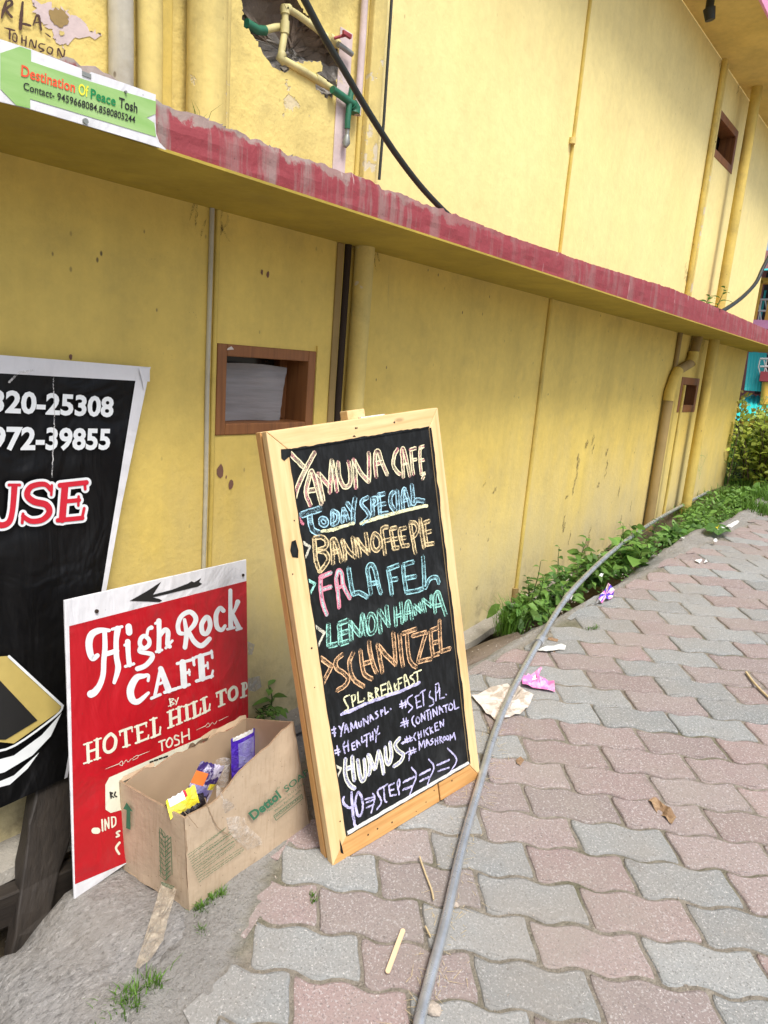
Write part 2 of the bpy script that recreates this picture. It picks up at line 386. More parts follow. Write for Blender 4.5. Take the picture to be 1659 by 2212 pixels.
def paver_mat():
    m, t, b = new_mat('granite_faced_paver'); g = G(t); v = g.coord()
    c = g.n('ShaderNodeAttribute', attribute_name='fc').outputs['Color']
    base = g.mix(g.ramp(g.noise(v, 6, 5, .6), [(.3, 0.), (.75, .4)]), c, (.30, .275, .24))
    base = g.mix(g.ramp(g.noise(v, 240, 2, .6), [(.56, 0.), (.66, .5)]), base, (.085, .085, .085))
    base = g.mix(g.ramp(g.noise(g.coord((1, 1, 1), rot=(.4, .9, .2)), 210, 2, .6), [(.55, 0.), (.66, .45)]), base, (.54, .54, .53))
    base = g.mix(g.ramp(g.voro(v, 34), [(.05, .55), (.09, 0.)]), base, (.06, .05, .04))
    base = g.mix(g.ramp(g.voro(g.coord((1, 1, 1), rot=(.2, .1, .7)), 60), [(.045, .8), (.085, 0.)]), base, (.75, .72, .68))
    base = g.mix(g.ramp(g.noise(v, 2.2, 5, .65), [(.46, 0.), (.74, .6)]), base, (.262, .24, .21)); base = g.mix(g.ramp(g.noise(v, 9, 6, .7), [(.62, 0.), (.72, .5)]), base, (.12, .105, .09))
    g.l(base, b.inputs['Base Color']); b.inputs['Roughness'].default_value = .8; b.inputs['Specular IOR Level'].default_value = .25
    g.bump(g.math('ADD', g.noise(v, 260, 3, .7), g.math('MULTIPLY', g.noise(v, 25, 4), 2)), .45, .003, b); return m
M['paver'] = paver_mat()
def wood(name, ca, cb, cd, sc=1.0, knots=.5, bumpst=.25):
    m, t, b = new_mat(name); g = G(t)
    v = g.coord((1, 1, .06), True); v2 = g.coord((1, 1, .35), True)
    base = g.mix(g.ramp(g.noise(v, 90*sc, 5, .6, .4), [(.35, 0.), (.68, 1.)]), ca, cb)
    base = g.mix(g.ramp(g.noise(v, 28*sc, 4, .6, .8), [(.52, 0.), (.66, .6)]), base, cd)
    base = g.mix(g.ramp(g.voro(v2, 17*sc), [(.05, knots), (.11, 0.)]), base, tuple(x*.3 for x in cd))
    base = g.mix(g.ramp(g.noise(g.coord(attr=True), 9, 5), [(.52, 0.), (.75, .4)]), base, tuple(x*.7 for x in cb))
    g.l(base, b.inputs['Base Color']); b.inputs['Roughness'].default_value = .6
    g.bump(g.noise(v, 120*sc, 4), bumpst, .002, b); return m
M['pine'] = wood('pale_pine', (.76, .56, .29), (.69, .46, .21), (.55, .33, .13))
M['pine_rail'] = wood('orange_pine', (.66, .38, .14), (.56, .29, .09), (.42, .19, .05), 1, .8)
M['brown_wood'] = wood('brown_varnished_wood', (.27, .11, .034), (.21, .08, .024), (.12, .045, .015))
M['old_wood'] = wood('weathered_dark_timber', (.034, .027, .021), (.019, .015, .012), (.010, .008, .006), .8, .5, .9)
M['grey_wood'] = wood('grey_old_timber', (.20, .18, .155), (.13, .115, .10), (.07, .06, .05), .8, .5, .8)
M['gap'] = plain('dark_gap', (.025, .014, .008), .9)
def black_panel():
    m, t, b = new_mat('blackboard_paint'); g = G(t); v = g.coord((1, 1, .25), True)
    base = g.mix(g.ramp(g.noise(v, 70, 5, .7), [(.45, 0.), (.75, 1.)]), (.006, .0068, .0072), (.020, .023, .025))
    base = g.mix(g.ramp(g.noise(g.coord(attr=True), 5, 5, .65), [(.55, 0.), (.75, .6)]), base, (.046, .050, .052)); base = g.mix(g.ramp(g.noise(g.coord((1, 1, .5), True), 13, 6, .7), [(.60, 0.), (.78, .5)]), base, (.075, .08, .08))
    g.l(base, b.inputs['Base Color']); b.inputs['Specular IOR Level'].default_value = .22; b.inputs['Roughness'].default_value = .6; g.bump(g.noise(v, 120, 4), .25, .001, b); return m
M['black'] = black_panel()
def chalk(name, c, cov=.5, c2=None):
    m, t, b = new_mat(name); g = G(t); v = g.coord()
    f = g.noise(v, 620, 3, .7); big = g.noise(v, 60, 3)
    a = g.ramp(g.math('ADD', f, g.math('MULTIPLY', g.math('SUBTRACT', big, .5), .5)), [(1-cov-.10, 0.), (1-cov+.08, 1.)])
    b.inputs['Base Color'].default_value = c+(1,)
    if c2: g.l(g.mix(g.ramp(g.noise(v, 22, 3), [(.42, 0.), (.58, 1.)]), c, c2), b.inputs['Base Color'])
    b.inputs['Roughness'].default_value = .95; g.l(a, b.inputs['Alpha']); return m
CH = {'cream': (.80, .74, .48), 'pink': (.70, .22, .30), 'blue': (.42, .72, .86), 'orange': (.84, .52, .28), 'sand': (.86, .68, .38), 'mint': (.36, .78, .66),
      'aqua': (.36, .70, .76), 'lilac': (.58, .56, .86), 'lemon': (.84, .84, .52), 'white': (.80, .82, .80), 'dusty': (.66, .64, .52)}
CM = {k: (chalk('chalk_'+k, c, .56), chalk('chalk_rubbed_'+k, tuple(x*.82 for x in c), .41)) for k, c in CH.items()}
CM['creampink'] = (chalk('chalk_cream_line', CH['cream'], .66), chalk('chalk_rubbed_cream_pink', (.58, .50, .36), .50, (.62, .26, .28)))
CM['pinkaqua'] = (chalk('chalk_pink_line', CH['pink'], .70), chalk('chalk_rubbed_aqua', (.45, .62, .62), .55, (.62, .22, .32)))
CM['humus'] = (chalk('chalk_pale_line', (.80, .82, .66), .66), chalk('chalk_rubbed_lilac', (.55, .56, .74), .55))
def cardboard():
    m, t, b = new_mat('corrugated_cardboard'); g = G(t); v = g.coord()
    base = g.mix(g.ramp(g.noise(v, 6, 6, .65), [(.3, 0.), (.7, 1.)]), (.53, .42, .30), (.44, .34, .235))
    base = g.mix(g.ramp(g.noise(g.coord((1, 1, .12)), 160, 3), [(.5, 0.), (.7, .35)]), base, (.33, .23, .14))
    base = g.mix(g.ramp(g.noise(v, 17, 6, .7), [(.63, 0.), (.72, .55)]), base, (.20, .14, .09))
    base = g.mix(g.ramp(g.voro(v, 60), [(.05, .7), (.10, 0.)]), base, (.12, .09, .06))
    g.l(base, b.inputs['Base Color']); b.inputs['Roughness'].default_value = .8; b.inputs['Specular IOR Level'].default_value = .2
    g.bump(g.math('ADD', g.noise(v, 7, 4), g.math('MULTIPLY', g.noise(v, 90, 3), .15)), .5, .01, b); return m
M['card'] = cardboard(); M['card_in'] = plain('cardboard_inside', (.42, .31, .20), .85, 0, .15, 9, .3)
M['card_edge'] = plain('torn_cardboard_edge', (.30, .21, .13), .9, 0, .3, 120, .5)
def vinyl(name, c, rough=.35, sc=5, st=.35, dirt=.25):
    m, t, b = new_mat(name); g = G(t); v = g.coord()
    base = g.mix(g.math('MULTIPLY', g.ramp(g.noise(v, 14, 7, .7), [(.55, 0.), (.75, 1.)]), dirt), c, tuple(.55*x+.05 for x in c))
    base = g.mix(g.ramp(g.voro(v, 40), [(.03, dirt*1.6), (.06, 0.)]), base, (.10, .09, .085) if max(c) < .3 else (.12, .09, .08))
    g.l(base, b.inputs['Base Color']); b.inputs['Roughness'].default_value = rough
    if max(c) < .02: b.inputs['Specular IOR Level'].default_value = .22
    g.bump(g.math('ADD', g.noise(v, sc, 3, .5, .8), g.math('MULTIPLY', g.noise(g.coord((1, 1, .25)), sc*3, 3, .5, .5), .35)), st, .03, b); return m
M['vinyl_black'] = vinyl('black_vinyl', (.0035, .0035, .004), .42, 6, .8, .05)
M['vinyl_white'] = vinyl('white_vinyl', (.68, .69, .72), .4, 8, .4, .35)
M['vinyl_red'] = vinyl('red_vinyl', (.44, .005, .013), .40, 6, .5, .3)
M['print_white'] = vinyl('white_print', (.74, .78, .80), .4, 9, .2, .15)
M['print_cream'] = vinyl('cream_print', (.72, .74, .60), .4, 9, .2, .15)
M['print_red'] = plain('red_print', (.55, .012, .03), .35); M['print_black'] = plain('black_print', (.012, .012, .012), .5, 0, .1)
M['gold'] = plain('gold_print', (.50, .39, .12), .4)
def green_print():
    m, t, b = new_mat('green_leafy_print'); g = G(t)
    base = g.mix(g.ramp(g.noise(g.coord((1, 1, 7), rot=(.18, 0, 0)), 7, 5, .6), [(.3, 0.), (.7, 1.)]), (.24, .45, .12), (.36, .55, .22))
    g.l(base, b.inputs['Base Color']); b.inputs['Roughness'].default_value = .35; return m
M['green_print'] = green_print()
M['t_orange'] = plain('red_orange_letters', (.80, .09, .03), .4); M['t_yellow'] = plain('yellow_letters', (.85, .78, .05), .4); M['t_green'] = plain('green_letters', (.0, .22, .06), .4)
M['box_ink'] = plain('green_box_ink', (.035, .16, .085), .8, 0, .3, 60)
M['box_ink_thin'] = chalk('faded_green_box_ink', (.06, .16, .075), .70)
M['char'] = plain('brown_wall_marker', (.07, .035, .025), .8, 0, .4, 30)
def film(name, c, rough=.15, alpha=.35):
    m, t, b = new_mat(name); g = G(t); v = g.coord()
    b.inputs['Base Color'].default_value = c+(1,); b.inputs['Roughness'].default_value = rough
    g.l(g.ramp(g.noise(v, 60, 4), [(.35, alpha*.45), (.68, min(1, alpha*1.9))]), b.inputs['Alpha']); g.bump(g.noise(v, 55, 4, .6, 1), 1.0, .008, b); return m
M['tape'] = film('clear_tape', (.74, .68, .60), .15, .30); M['tape_dull'] = film('dirty_tape', (.40, .35, .27), .4, .9); M['tape_grey'] = film('grey_tape', (.36, .36, .34), .3, .9)
def metal(name, c, rough):
    m, t, b = new_mat(name); g = G(t); v = g.coord()
    g.l(g.mix(g.ramp(g.noise(v, 14, 6, .7), [(.4, 0.), (.75, 1.)]), c, tuple(x*.6 for x in c)), b.inputs['Base Color'])
    b.inputs['Metallic'].default_value = .55; g.l(g.ramp(g.noise(v, 30, 4), [(.3, rough*.8), (.7, rough*1.4)]), b.inputs['Roughness']); return m
M['steel'] = metal('galvanised_steel', (.47, .50, .52), .27)
M['cable'] = plain('black_rubber', (.018, .022, .018), .5); M['ppr_green'] = plain('green_water_pipe', (.02, .15, .08), .45, 0, .3, 20)
M['ppr_yellow'] = plain('paint_splashed_pipe', (.62, .56, .26), .5, 0, .35, 22, .2); M['pipe_metal'] = metal('dull_metal', (.30, .32, .30), .5)
def wrinkled(name, c, c2, rough=.25, metal_=0.0, sc=26):
    m, t, b = new_mat(name); g = G(t); v = g.coord()
    g.l(g.mix(g.ramp(g.noise(v, sc, 4, .6, .6), [(.48, 0.), (.56, 1.)]), c, c2), b.inputs['Base Color'])
    b.inputs['Roughness'].default_value = rough; b.inputs['Metallic'].default_value = metal_; g.bump(g.noise(v, 70, 4, .6, 1.), .9, .006, b); return m
M['wr_purple'] = wrinkled('purple_foil', (.06, .02, .42), (.10, .05, .50)); M['wr_lilac'] = wrinkled('pale_violet_print', (.22, .20, .55), (.30, .30, .62), .3)
M['wr_pink'] = wrinkled('pink_foil', (.78, .22, .52), (.85, .42, .68)); M['wr_yellow'] = wrinkled('yellow_foil', (.78, .68, .04), (.84, .76, .12))
M['wr_multi'] = wrinkled('printed_foil', (.05, .03, .16), (.62, .60, .78), .25, 0, 34); M['wr_orange'] = plain('orange_print', (.80, .22, .05), .35)
M['paper'] = wrinkled('soiled_paper', (.66, .60, .54), (.42, .36, .29), .8, 0, 20); M['white_plastic'] = wrinkled('white_plastic_film', (.72, .74, .72), (.60, .62, .60), .3)
M['bag'] = wrinkled('black_plastic_bag', (.010, .008, .012), (.02, .018, .022), .25); M['blue_plastic'] = plain('blue_film', (.04, .05, .25), .3)
M['stick'] = plain('pale_stick_wood', (.70, .52, .32), .7); M['straw'] = plain('dry_straw', (.52, .42, .24), .8); M['dryleaf'] = wrinkled('dry_leaf', (.24, .15, .08), (.34, .23, .13), .7)
M['pebble'] = stone('pale_pebble', (.48, .42, .35), (.40, .35, .30), .4, 1.5)
def leaf_mat(name, ca, cb, trans=.35):
    m, t, b = new_mat(name); g = G(t)
    c = g.mix(g.noise(g.coord(), 40, 2), ca, cb)
    at = g.n('ShaderNodeAttribute', attribute_name='fc').outputs['Color']; c = g.mix(1.0, c, at, 'MULTIPLY')
    g.l(c, b.inputs['Base Color']); b.inputs['Roughness'].default_value = .5; b.inputs['Specular IOR Level'].default_value = .3
    tl = g.n('ShaderNodeBsdfTranslucent'); g.l(c, tl.inputs[0]); mx = g.n('ShaderNodeMixShader'); mx.inputs[0].default_value = trans
    g.l(b.outputs[0], mx.inputs[1]); g.l(tl.outputs[0], mx.inputs[2]); g.l(mx.outputs[0], t.nodes['Material Output'].inputs[0]); return m
M['leaf'] = leaf_mat('green_weed_leaf', (.10, .22, .04), (.19, .33, .075)); M['leaf_dark'] = leaf_mat('dark_weed_leaf', (.06, .15, .03), (.11, .23, .05))
M['grass'] = leaf_mat('grass_blade', (.08, .20, .03), (.16, .31, .06)); M['bush'] = leaf_mat('yellow_green_bush_leaf', (.45, .60, .10), (.62, .68, .16), .5)
M['bush_tip'] = leaf_mat('young_yellow_leaf', (.46, .46, .08), (.52, .36, .10), .4); M['stem'] = plain('green_stem', (.07, .12, .03), .7); M['twig'] = plain('brown_twig', (.10, .07, .045), .8)
M['turq'] = plain('turquoise_sheet', (.03, .55, .52), .45, 0, .15, 4); M['turq_dark'] = plain('turquoise_paint', (.03, .40, .40), .5); M['house_wall'] = plain('rose_wall', (.42, .16, .15), .7)
M['house_dark'] = plain('dark_opening', (.03, .028, .03), .6); M['ochre'] = plain('ochre_paint', (.70, .38, .05), .5); M['rail_white'] = plain('white_ironwork', (.55, .55, .52), .5); M['maroon'] = plain('maroon_paint', (.30, .04, .05), .6)
M['pinkedge'] = plain('pink_painted_edge', (.72, .30, .50), .6); M['cloth'] = None
def cloth_mat():
    m, t, b = new_mat('grey_cloth'); g = G(t)
    c = g.mix(g.ramp(g.noise(g.coord((1, .25, 4)), 16, 5), [(.35, 0.), (.7, 1.)]), (.30, .285, .285), (.22, .21, .205)); g.l(c, b.inputs['Base Color'])
    b.inputs['Roughness'].default_value = .9; g.bump(g.noise(g.coord((1, .3, 3)), 12, 4), .6, .01, b); return m
M['cloth'] = cloth_mat(); M['glassdark'] = plain('dark_pane', (.02, .018, .016), .15)

# ------------------------------------------------------------------ ground, street and drain
outl = [GROUND.hit(*q) for q in [(-90, 2130), (0, 2062), (41, 2050), (90, 2000), (135, 1940), (190, 1880), (290, 1862), (395, 1950), (418, 2010), (392, 2075), (345, 2120), (330, 2200), (300, 2290), (-60, 2420)]]
poly = [(p[0], p[1]) for p in outl]
def sdist(x, y):
    ins = False; dm = 1e9; n = len(poly)
    for i in range(n):
        (x1, y1), (x2, y2) = poly[i], poly[(i+1) % n]
        if (y1 > y) != (y2 > y) and x < (x2-x1)*(y-y1)/(y2-y1)+x1: ins = not ins
        dx, dy = x2-x1, y2-y1; t = max(0, min(1, ((x-x1)*dx+(y-y1)*dy)/(dx*dx+dy*dy))); dm = min(dm, math.hypot(x-x1-t*dx, y-y1-t*dy))
    return dm if ins else -dm
def hz(x, y):
    """bare ground: returns height, joint dirt, damp soil"""
    z0 = zs(x, y); e = interp(y, EDGE); d = e-x
    n1 = fbm(x*3, y*3, 0)*.012; n2 = fbm(x*14, y*14, 3)*.006
    if d < 0: return z0-.0052+(n2*.35 if x < .6 else 0), 1.0, 0.0
    k = sstep(0, .03, d)
    top = z0-.007+k*(.009+n1+n2)
    drn = sstep(2.05, 2.3, y)                                   # the open drain starts beyond the stone cover
    wb = interp(y, BASE)-.012
    sh = .13+.035*fbm(0, y*2.2, 5)
    ditch = min(wb-.10+.12*sstep(2.9, 3.6, y), z0-.05)+fbm(x*5, y*5, 9)*.03
    far = sstep(4.8, 6.6, y)
    top -= .085*sstep(.02, .14, d)*sstep(1.2, 1.6, y)*(1-sstep(3.0, 3.8, y))
    t = sstep(sh, sh+.05, d)*drn
    z = top*(1-t)+ditch*t
    # near part: flush concrete running to the wall
    if y < 2.3:
        flat = z0+(wb-.045-z0)*sstep(.0, .24, d)+n1+n2
        z = z*drn+(1-drn)*(top*(1-sstep(.05, .2, d))+flat*sstep(.05, .2, d))
    if y < .85: z -= .42*sstep(-1.19, -1.30, x)*(1-sstep(.66, .84, y))      # hollow left of the rock
    if y > 6.9: z = z*(1-sstep(6.9, 8, y))+(z0-.02+n1*2)*sstep(6.9, 8, y)
    if -2 < x < -.5 and -.4 < y < 1.2: z -= .07*sstep(.03, .09, sdist(x, y))
    soil = max(t, sstep(5.2, 6.5, y)*sstep(.0, .1, d))
    return z, 1-k, min(1, soil)
xs = [-80, -30, -12, -6, -4, -3, -2.2, -1.8, -1.6]+[-1.46+.022*i for i in range(42)]+[-.5+.035*i for i in range(32)]+[.7, 1, 1.5, 2, 3, 4, 8, 20, 80]
ys = [-80, -30, -10, -5, -3, -2, -1, -.5, 0, .2]+[.3+.03*i for i in range(190)]+[6.05, 6.3, 6.6, 6.9, 7.2, 7.6, 8, 8.5, 9, 10, 12, 15, 20, 40, 120]
mb = MB(); vs = []; gc = []
for y in ys:
    for x in xs:
        z, jd, so = hz(x, y); vs.append((x, y, z)); gc.append((jd, so, 0))
nx = len(xs); fs = [(j*nx+i, j*nx+i+1, (j+1)*nx+i+1, (j+1)*nx+i) for j in range(len(ys)-1) for i in range(nx-1)]
mb.add(vs, fs, 0, True, gc=gc); tag(mb.build('ground', M['ground']), kind='structure')

# block paving: zigzag pavers in half bond, each a bevelled block
PL_, PW_ = .225, .100665
O2 = np.array([GP[0], GP[1]]); la = np.array([.861, .507])/np.linalg.norm([.861, .507]); lb = np.array([-la[1], la[0]])
# lattice rows run against LB (row index grows towards the camera)
known = {0: 'PPPP', 1: 'PPPP', 2: 'PGPP', 3: 'GPGP', 4: 'GPGP', 5: 'GPGP', 6: 'GPGP', 7: 'GPGP', -1: 'GPPP', -2: 'PPPP', -3: 'GGGG', -4: 'GGPG', -5: 'PGPGP', -6: 'PPGP', -7: 'PGPGP', -8: 'PGPGP', -9: 'GPGPG'}
known2 = {(5, -3): 'P', (5, -2): 'P', (6, -3): 'G', (6, -2): 'P', (7, -3): 'G', (7, -2): 'P', (4, -3): 'G', (4, -2): 'P', (3, -2): 'P', (3, -1): 'G', (8, -4): 'P'}
def zig(u):
    t = (u*2.0) % 1.0
    if t < .16: w_ = t/.16
    elif t < .42: w_ = 1.0
    elif t < .60: w_ = 1-(t-.42)/.18
    else: w_ = 0.0
    return (w_-.5)*.165
def endx(v):
    if v < .25: return -.045
    if v > .75: return .045
    return -.045+.09*(v-.25)/.5
us = [0, .08, .15, .25, .33, .42, .5, .58, .65, .75, .83, .92, 1.0]; vs_ = [.12, .25, .5, .75, .88]
mb = MB(); prnd = random.Random(11)
for row in range(-85, 24):
    sh = .5 if row % 2 == 0 else 0.0
    for k in range(-14, 34):
        u0 = k+sh
        cxy = O2+la*(u0+.5)*PL_-lb*(row+.5)*PW_*1.0
        # rows are counted from joint mid lines, so the row centre is at `row`
        cxy = O2+la*(u0+.5)*PL_-lb*row*PW_
        if not (-1.3 < cxy[0] < 1.9 and -.35 < cxy[1] < 8.6): continue
        e = interp(cxy[1], EDGE)
        cen = (cxy[0], cxy[1])
        if cxy[0] < e-.055: continue
        pts = []
        za, zb_ = zig(u0+endx(0)), zig(u0+endx(1))
        for u in us: pts.append((u+endx(0), -.5+zig(u0+u+endx(0))))            # far edge
        for v in vs_: pts.append((1+endx(v), -.5+v+(1-v)*zig(u0+1+endx(0))+v*zig(u0+1+endx(1))))
        for u in us[::-1]: pts.append((u+endx(1), .5+zig(u0+u+endx(1))))
        for v in vs_[::-1]: pts.append((endx(v), -.5+v+(1-v)*za+v*zb_))
        g_ = .0024+prnd.uniform(0, .0016)
        tz = prnd.uniform(-.0018, .0022); tx = prnd.uniform(-.010, .010); ty = prnd.uniform(-.010, .010)
        n_ = len(pts); P2 = [O2+la*(u0+u)*PL_-lb*(row+v)*PW_ for u, v in pts]
        P2 = [q+np.array([prnd.uniform(-.0018, .0018), prnd.uniform(-.0018, .0018)]) for q in P2]
        P2 = [np.array([max(q[0], interp(q[1], EDGE)-.012+.012*math.sin(q[1]*23)), q[1]]) for q in P2]
        for it_ in range(2): P2 = [P2[i]*.68+(P2[i-1]+P2[(i+1) % n_])*.16 for i in range(n_)]
        ins = []
        for i in range(n_):
            a, b, c = P2[i-1], P2[i], P2[(i+1) % n_]
            t1 = b-a; t2 = c-b; nn = np.array([-(t1[1]+t2[1]), t1[0]+t2[0]]); l = np.linalg.norm(nn); ins.append(nn/l if l > 1e-9 else np.zeros(2))
        # loop orientation
        ar = sum(P2[i][0]*P2[(i+1) % n_][1]-P2[(i+1) % n_][0]*P2[i][1] for i in range(n_)); sg = 1 if ar > 0 else -1
        def lvl(dd, dz): return [(q[0]+sg*d_[0]*dd, q[1]+sg*d_[1]*dd, zs(*(q))+dz+tz+tx*(q[0]-cen[0])+ty*(q[1]-cen[1])) for q, d_ in zip(P2, ins)]
        A = lvl(g_, -.022); B = lvl(g_, -.0055); C = lvl(g_+.0022, -.0018); D = lvl(g_+.0065, 0)
        pat = known.get(row); idx = k+1
        if (row, k) in known2: typ = known2[(row, k)]
        elif pat and 0 <= idx < len(pat): typ = pat[idx]
        else: typ = 'G' if prnd.random() < .50 else 'P'
        j = prnd.uniform(.86, 1.16)
        cc = (.238*j, .256*j, .258*j, 1) if typ == 'G' else (.262*j*prnd.uniform(.94, 1.06), .206*j, .200*j, 1)
        vv = A+B+C+D; ff = []
        for a in range(3):
            for i in range(n_):
                q = (a*n_+i, a*n_+(i+1) % n_, (a+1)*n_+(i+1) % n_, (a+1)*n_+i); ff.append(q if sg > 0 else q[::-1])
        nu_, nv_ = len(us), len(vs_)+2; vlv = [0.0]+vs_+[1.0]; gi = {}
        for i in range(nu_): gi[(i, 0)] = 3*n_+i
        for j in range(1, nv_-1): gi[(nu_-1, j)] = 3*n_+nu_+j-1
        for i in range(nu_): gi[(nu_-1-i, nv_-1)] = 3*n_+nu_+len(vs_)+i
        for j in range(1, nv_-1): gi[(0, nv_-1-j)] = 3*n_+2*nu_+len(vs_)+j-1
        xm = min(q[0] for q in D)
        for j in range(1, nv_-1):
            for i in range(1, nu_-1):
                v = vlv[j]; uu = us[i]; q = O2+la*(u0+uu+endx(v))*PL_-lb*(row-.5+v+(1-v)*zig(u0+uu+endx(0))+v*zig(u0+uu+endx(1)))*PW_
                q[0] = max(q[0], xm+.001*i)
                gi[(i, j)] = len(vv); vv.append((q[0], q[1], zs(*q)+tz+tx*(q[0]-cen[0])+ty*(q[1]-cen[1])))
        for j in range(nv_-1):
            for i in range(nu_-1):
                q = (gi[(i, j)], gi[(i+1, j)], gi[(i+1, j+1)], gi[(i, j+1)])
                a_, b_, c_ = (np.array(vv[k_]) for k_ in q[:3]); ff.append(q if sg > 0 else q[::-1])
        mb.add(vv, ff, 0, False, fc=cc)
tag(mb.build('pavement', M['paver']), kind='structure')

# granite outcrop under the signs and the box
mb = MB(); gx = [-1.75+.018*i for i in range(56)]; gy = [-.05+.018*i for i in range(60)]; vs = []
for y in gy:
    for x in gx:
        d = sdist(x+fbm(x*7, y*7, 1)*.02, y+fbm(x*7, y*7, 4)*.02); z0 = zs(x, y)
        top = z0+.004+.016*sstep(0, .12, d)+.05*math.exp(-((x+1.21)**2+(y-.60)**2)/.010)+fbm(x*5, y*5, 2)*.012+fbm(x*16, y*16, 6)*.005+fbm(x*40, y*40, 7)*.002
        vs.append((x, y, top-.5*sstep(.02, -.13, d)))
nx = len(gx); mb.add(vs, [(j*nx+i, j*nx+i+1, (j+1)*nx+i+1, (j+1)*nx+i) for j in range(len(gy)-1) for i in range(nx-1)], 0, True)
o = mb.build('boulder', M['rock'], origin=(-1.2, .4, .1)); tag(o, 'rough grey granite boulder under the red sign and cardboard box', 'rock')

# ------------------------------------------------------------------ the yellow building
bld = empty('yellow_building', (XW, 3, .1), 'yellow painted two storey building with red edged concrete slab and pipes', 'building')
def wp(x, y, off=0.0): return WALL.hit(x, y, off)
def rect_hole(y0, y1, z0, z1): return [(XW, y0, z0), (XW, y1, z0), (XW, y1, z1), (XW, y0, z1)]
# window openings, measured on the wall
a = wp(469, 739); b = wp(682, 761); c = wp(665, 918); d = wp(462, 958)
W1 = (a[1], b[1], (d[2]+c[2])/2-.0, (a[2]+b[2])/2)
a = wp(1478, 817); b = wp(1511, 818); c = wp(1496, 890)
W2 = (a[1]-.05, b[1], c[2], b[2])
a = wp(1553, 229); b = wp(1596, 288); c = wp(1576, 386)
W3 = (5.05, b[1], c[2]+.0, b[2])
a = wp(1552, 228); d = wp(1540, 322); W3 = ((a[1]+d[1])/2, (b[1]+c[1])/2, (c[2]+d[2])/2, (a[2]+b[2])/2)
print('windows', W1, W2, W3)
def wall_sheet(name, y0, y1, z0f, z1, holes, mats, extra=()):
    bot = [(XW, y, z0f(y)) for y in ([y0]+[q for q in np.arange(math.ceil(y0*2)/2+.01, y1, .5)]+[y1])] if callable(z0f) else [(XW, y0, z0f), (XW, y1, z0f)]
    outer = bot+[(XW, y1, z1), (XW, y0, z1)]
    vs, fs = fill(outer, holes); m = MB(); m.add(vs, orient(vs, fs, (1, 0, 0))); return m.build(name, mats, bld)
YL = -3.0; YSPLIT = wp(800, 300)[1]
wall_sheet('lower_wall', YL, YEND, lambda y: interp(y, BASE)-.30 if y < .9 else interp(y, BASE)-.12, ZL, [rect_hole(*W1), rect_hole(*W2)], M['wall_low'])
# old, flaking end of the upper wall with the broken out hole
z680 = (680, 0, 2.6758)
hole_px = '70,-60 80,40 95,110 88,160 110,225 160,275 205,325 240,420 290,480 350,540 410,570 450,545 455,515 500,490 560,500 600,475 650,480 700,495 712,520 690,560 655,590 660,630 655,690 700,740 745,775 790,745 815,700 830,600 838,500 830,400 800,380 790,300 740,310 700,280 640,210 620,170 585,120 560,70 520,20 480,-60'
hole = [wp(*PX(z680, *map(float, q.split(',')))) for q in hole_px.split()]
hole = [np.array([XW, p[1], p[2]]) for p in hole]
jag = []
for i, p in enumerate(hole):
    q = hole[(i+1) % len(hole)]; jag.append(p)
    for t in (.33, .66): jag.append(p+(q-p)*t+np.array([0, rnd.uniform(-.006, .006), rnd.uniform(-.006, .006)]))
hole = jag
wall_sheet('flaking_wall', YL, YSPLIT, ZL, ZSOF+1.2, [[tuple(p) for p in hole]], M['wall_old'])
wall_sheet('upper_wall', YSPLIT, YEND, ZL, ZSOF+1.2, [rect_hole(*W3)], M['wall_up'])
# recess of the hole
m_ = MB(); cen = sum(hole)/len(hole); rings = []
for k, (s_, dp) in enumerate([(1.0, .0), (.985, .014), (.93, .026), (.72, .036), (.40, .042), (.12, .04)]):
    rings.append([cen+(p-cen)*s_+np.array([-dp-(.016*fbm(p[1]*18, p[2]*18, k)+.008*fbm(p[1]*50, p[2]*50, k) if k > 0 else 0), 0, 0])+(np.array([0, rnd.uniform(-.006, .006), rnd.uniform(-.006, .006)]) if k > 0 else 0) for p in hole])
n_ = len(hole); vv = [p for r_ in rings for p in r_]; ff = []; 
for k in range(len(rings)-1):
    for i in range(n_): ff.append((k*n_+i, k*n_+(i+1) % n_, (k+1)*n_+(i+1) % n_, (k+1)*n_+i))
ff.append(tuple(range((len(rings)-1)*n_, len(rings)*n_)))
lo = cen[2]-.02
m_.add(vv, orient(vv, ff, (1, 0, 0)), 0, False)
for i, f in enumerate(m_.f):
    z = sum(m_.v[q][2] for q in f)/len(f); y = sum(m_.v[q][1] for q in f)/len(f)
    if z < lo+.03+.03*fbm(y*12, z*12, 3): m_.m[i] = 1
m_.build('broken_plaster_hole', [M['hole'], M['hole_grey']], bld)
# return wall, back and top so the building is a closed body
m_ = MB(); zt = ZSOF+1.2
m_.add([(XW, YEND, -.3), (-6, YEND, -.3), (-6, YEND, zt), (XW, YEND, zt)], [(0, 1, 2, 3)]); m_.add([(XW, YL, -.6), (-6, YL, -.6), (-6, YL, zt), (XW, YL, zt)], [(3, 2, 1, 0)])
m_.add([(-6, YEND, -.3), (-6, YL, -.6), (-6, YL, zt), (-6, YEND, zt)], [(0, 1, 2, 3)]); m_.add([(XW, YEND, zt), (-6, YEND, zt), (-6, YL, zt), (XW, YL, zt)], [(0, 1, 2, 3)])
m_.build('end_wall', M['wall_up'], bld)
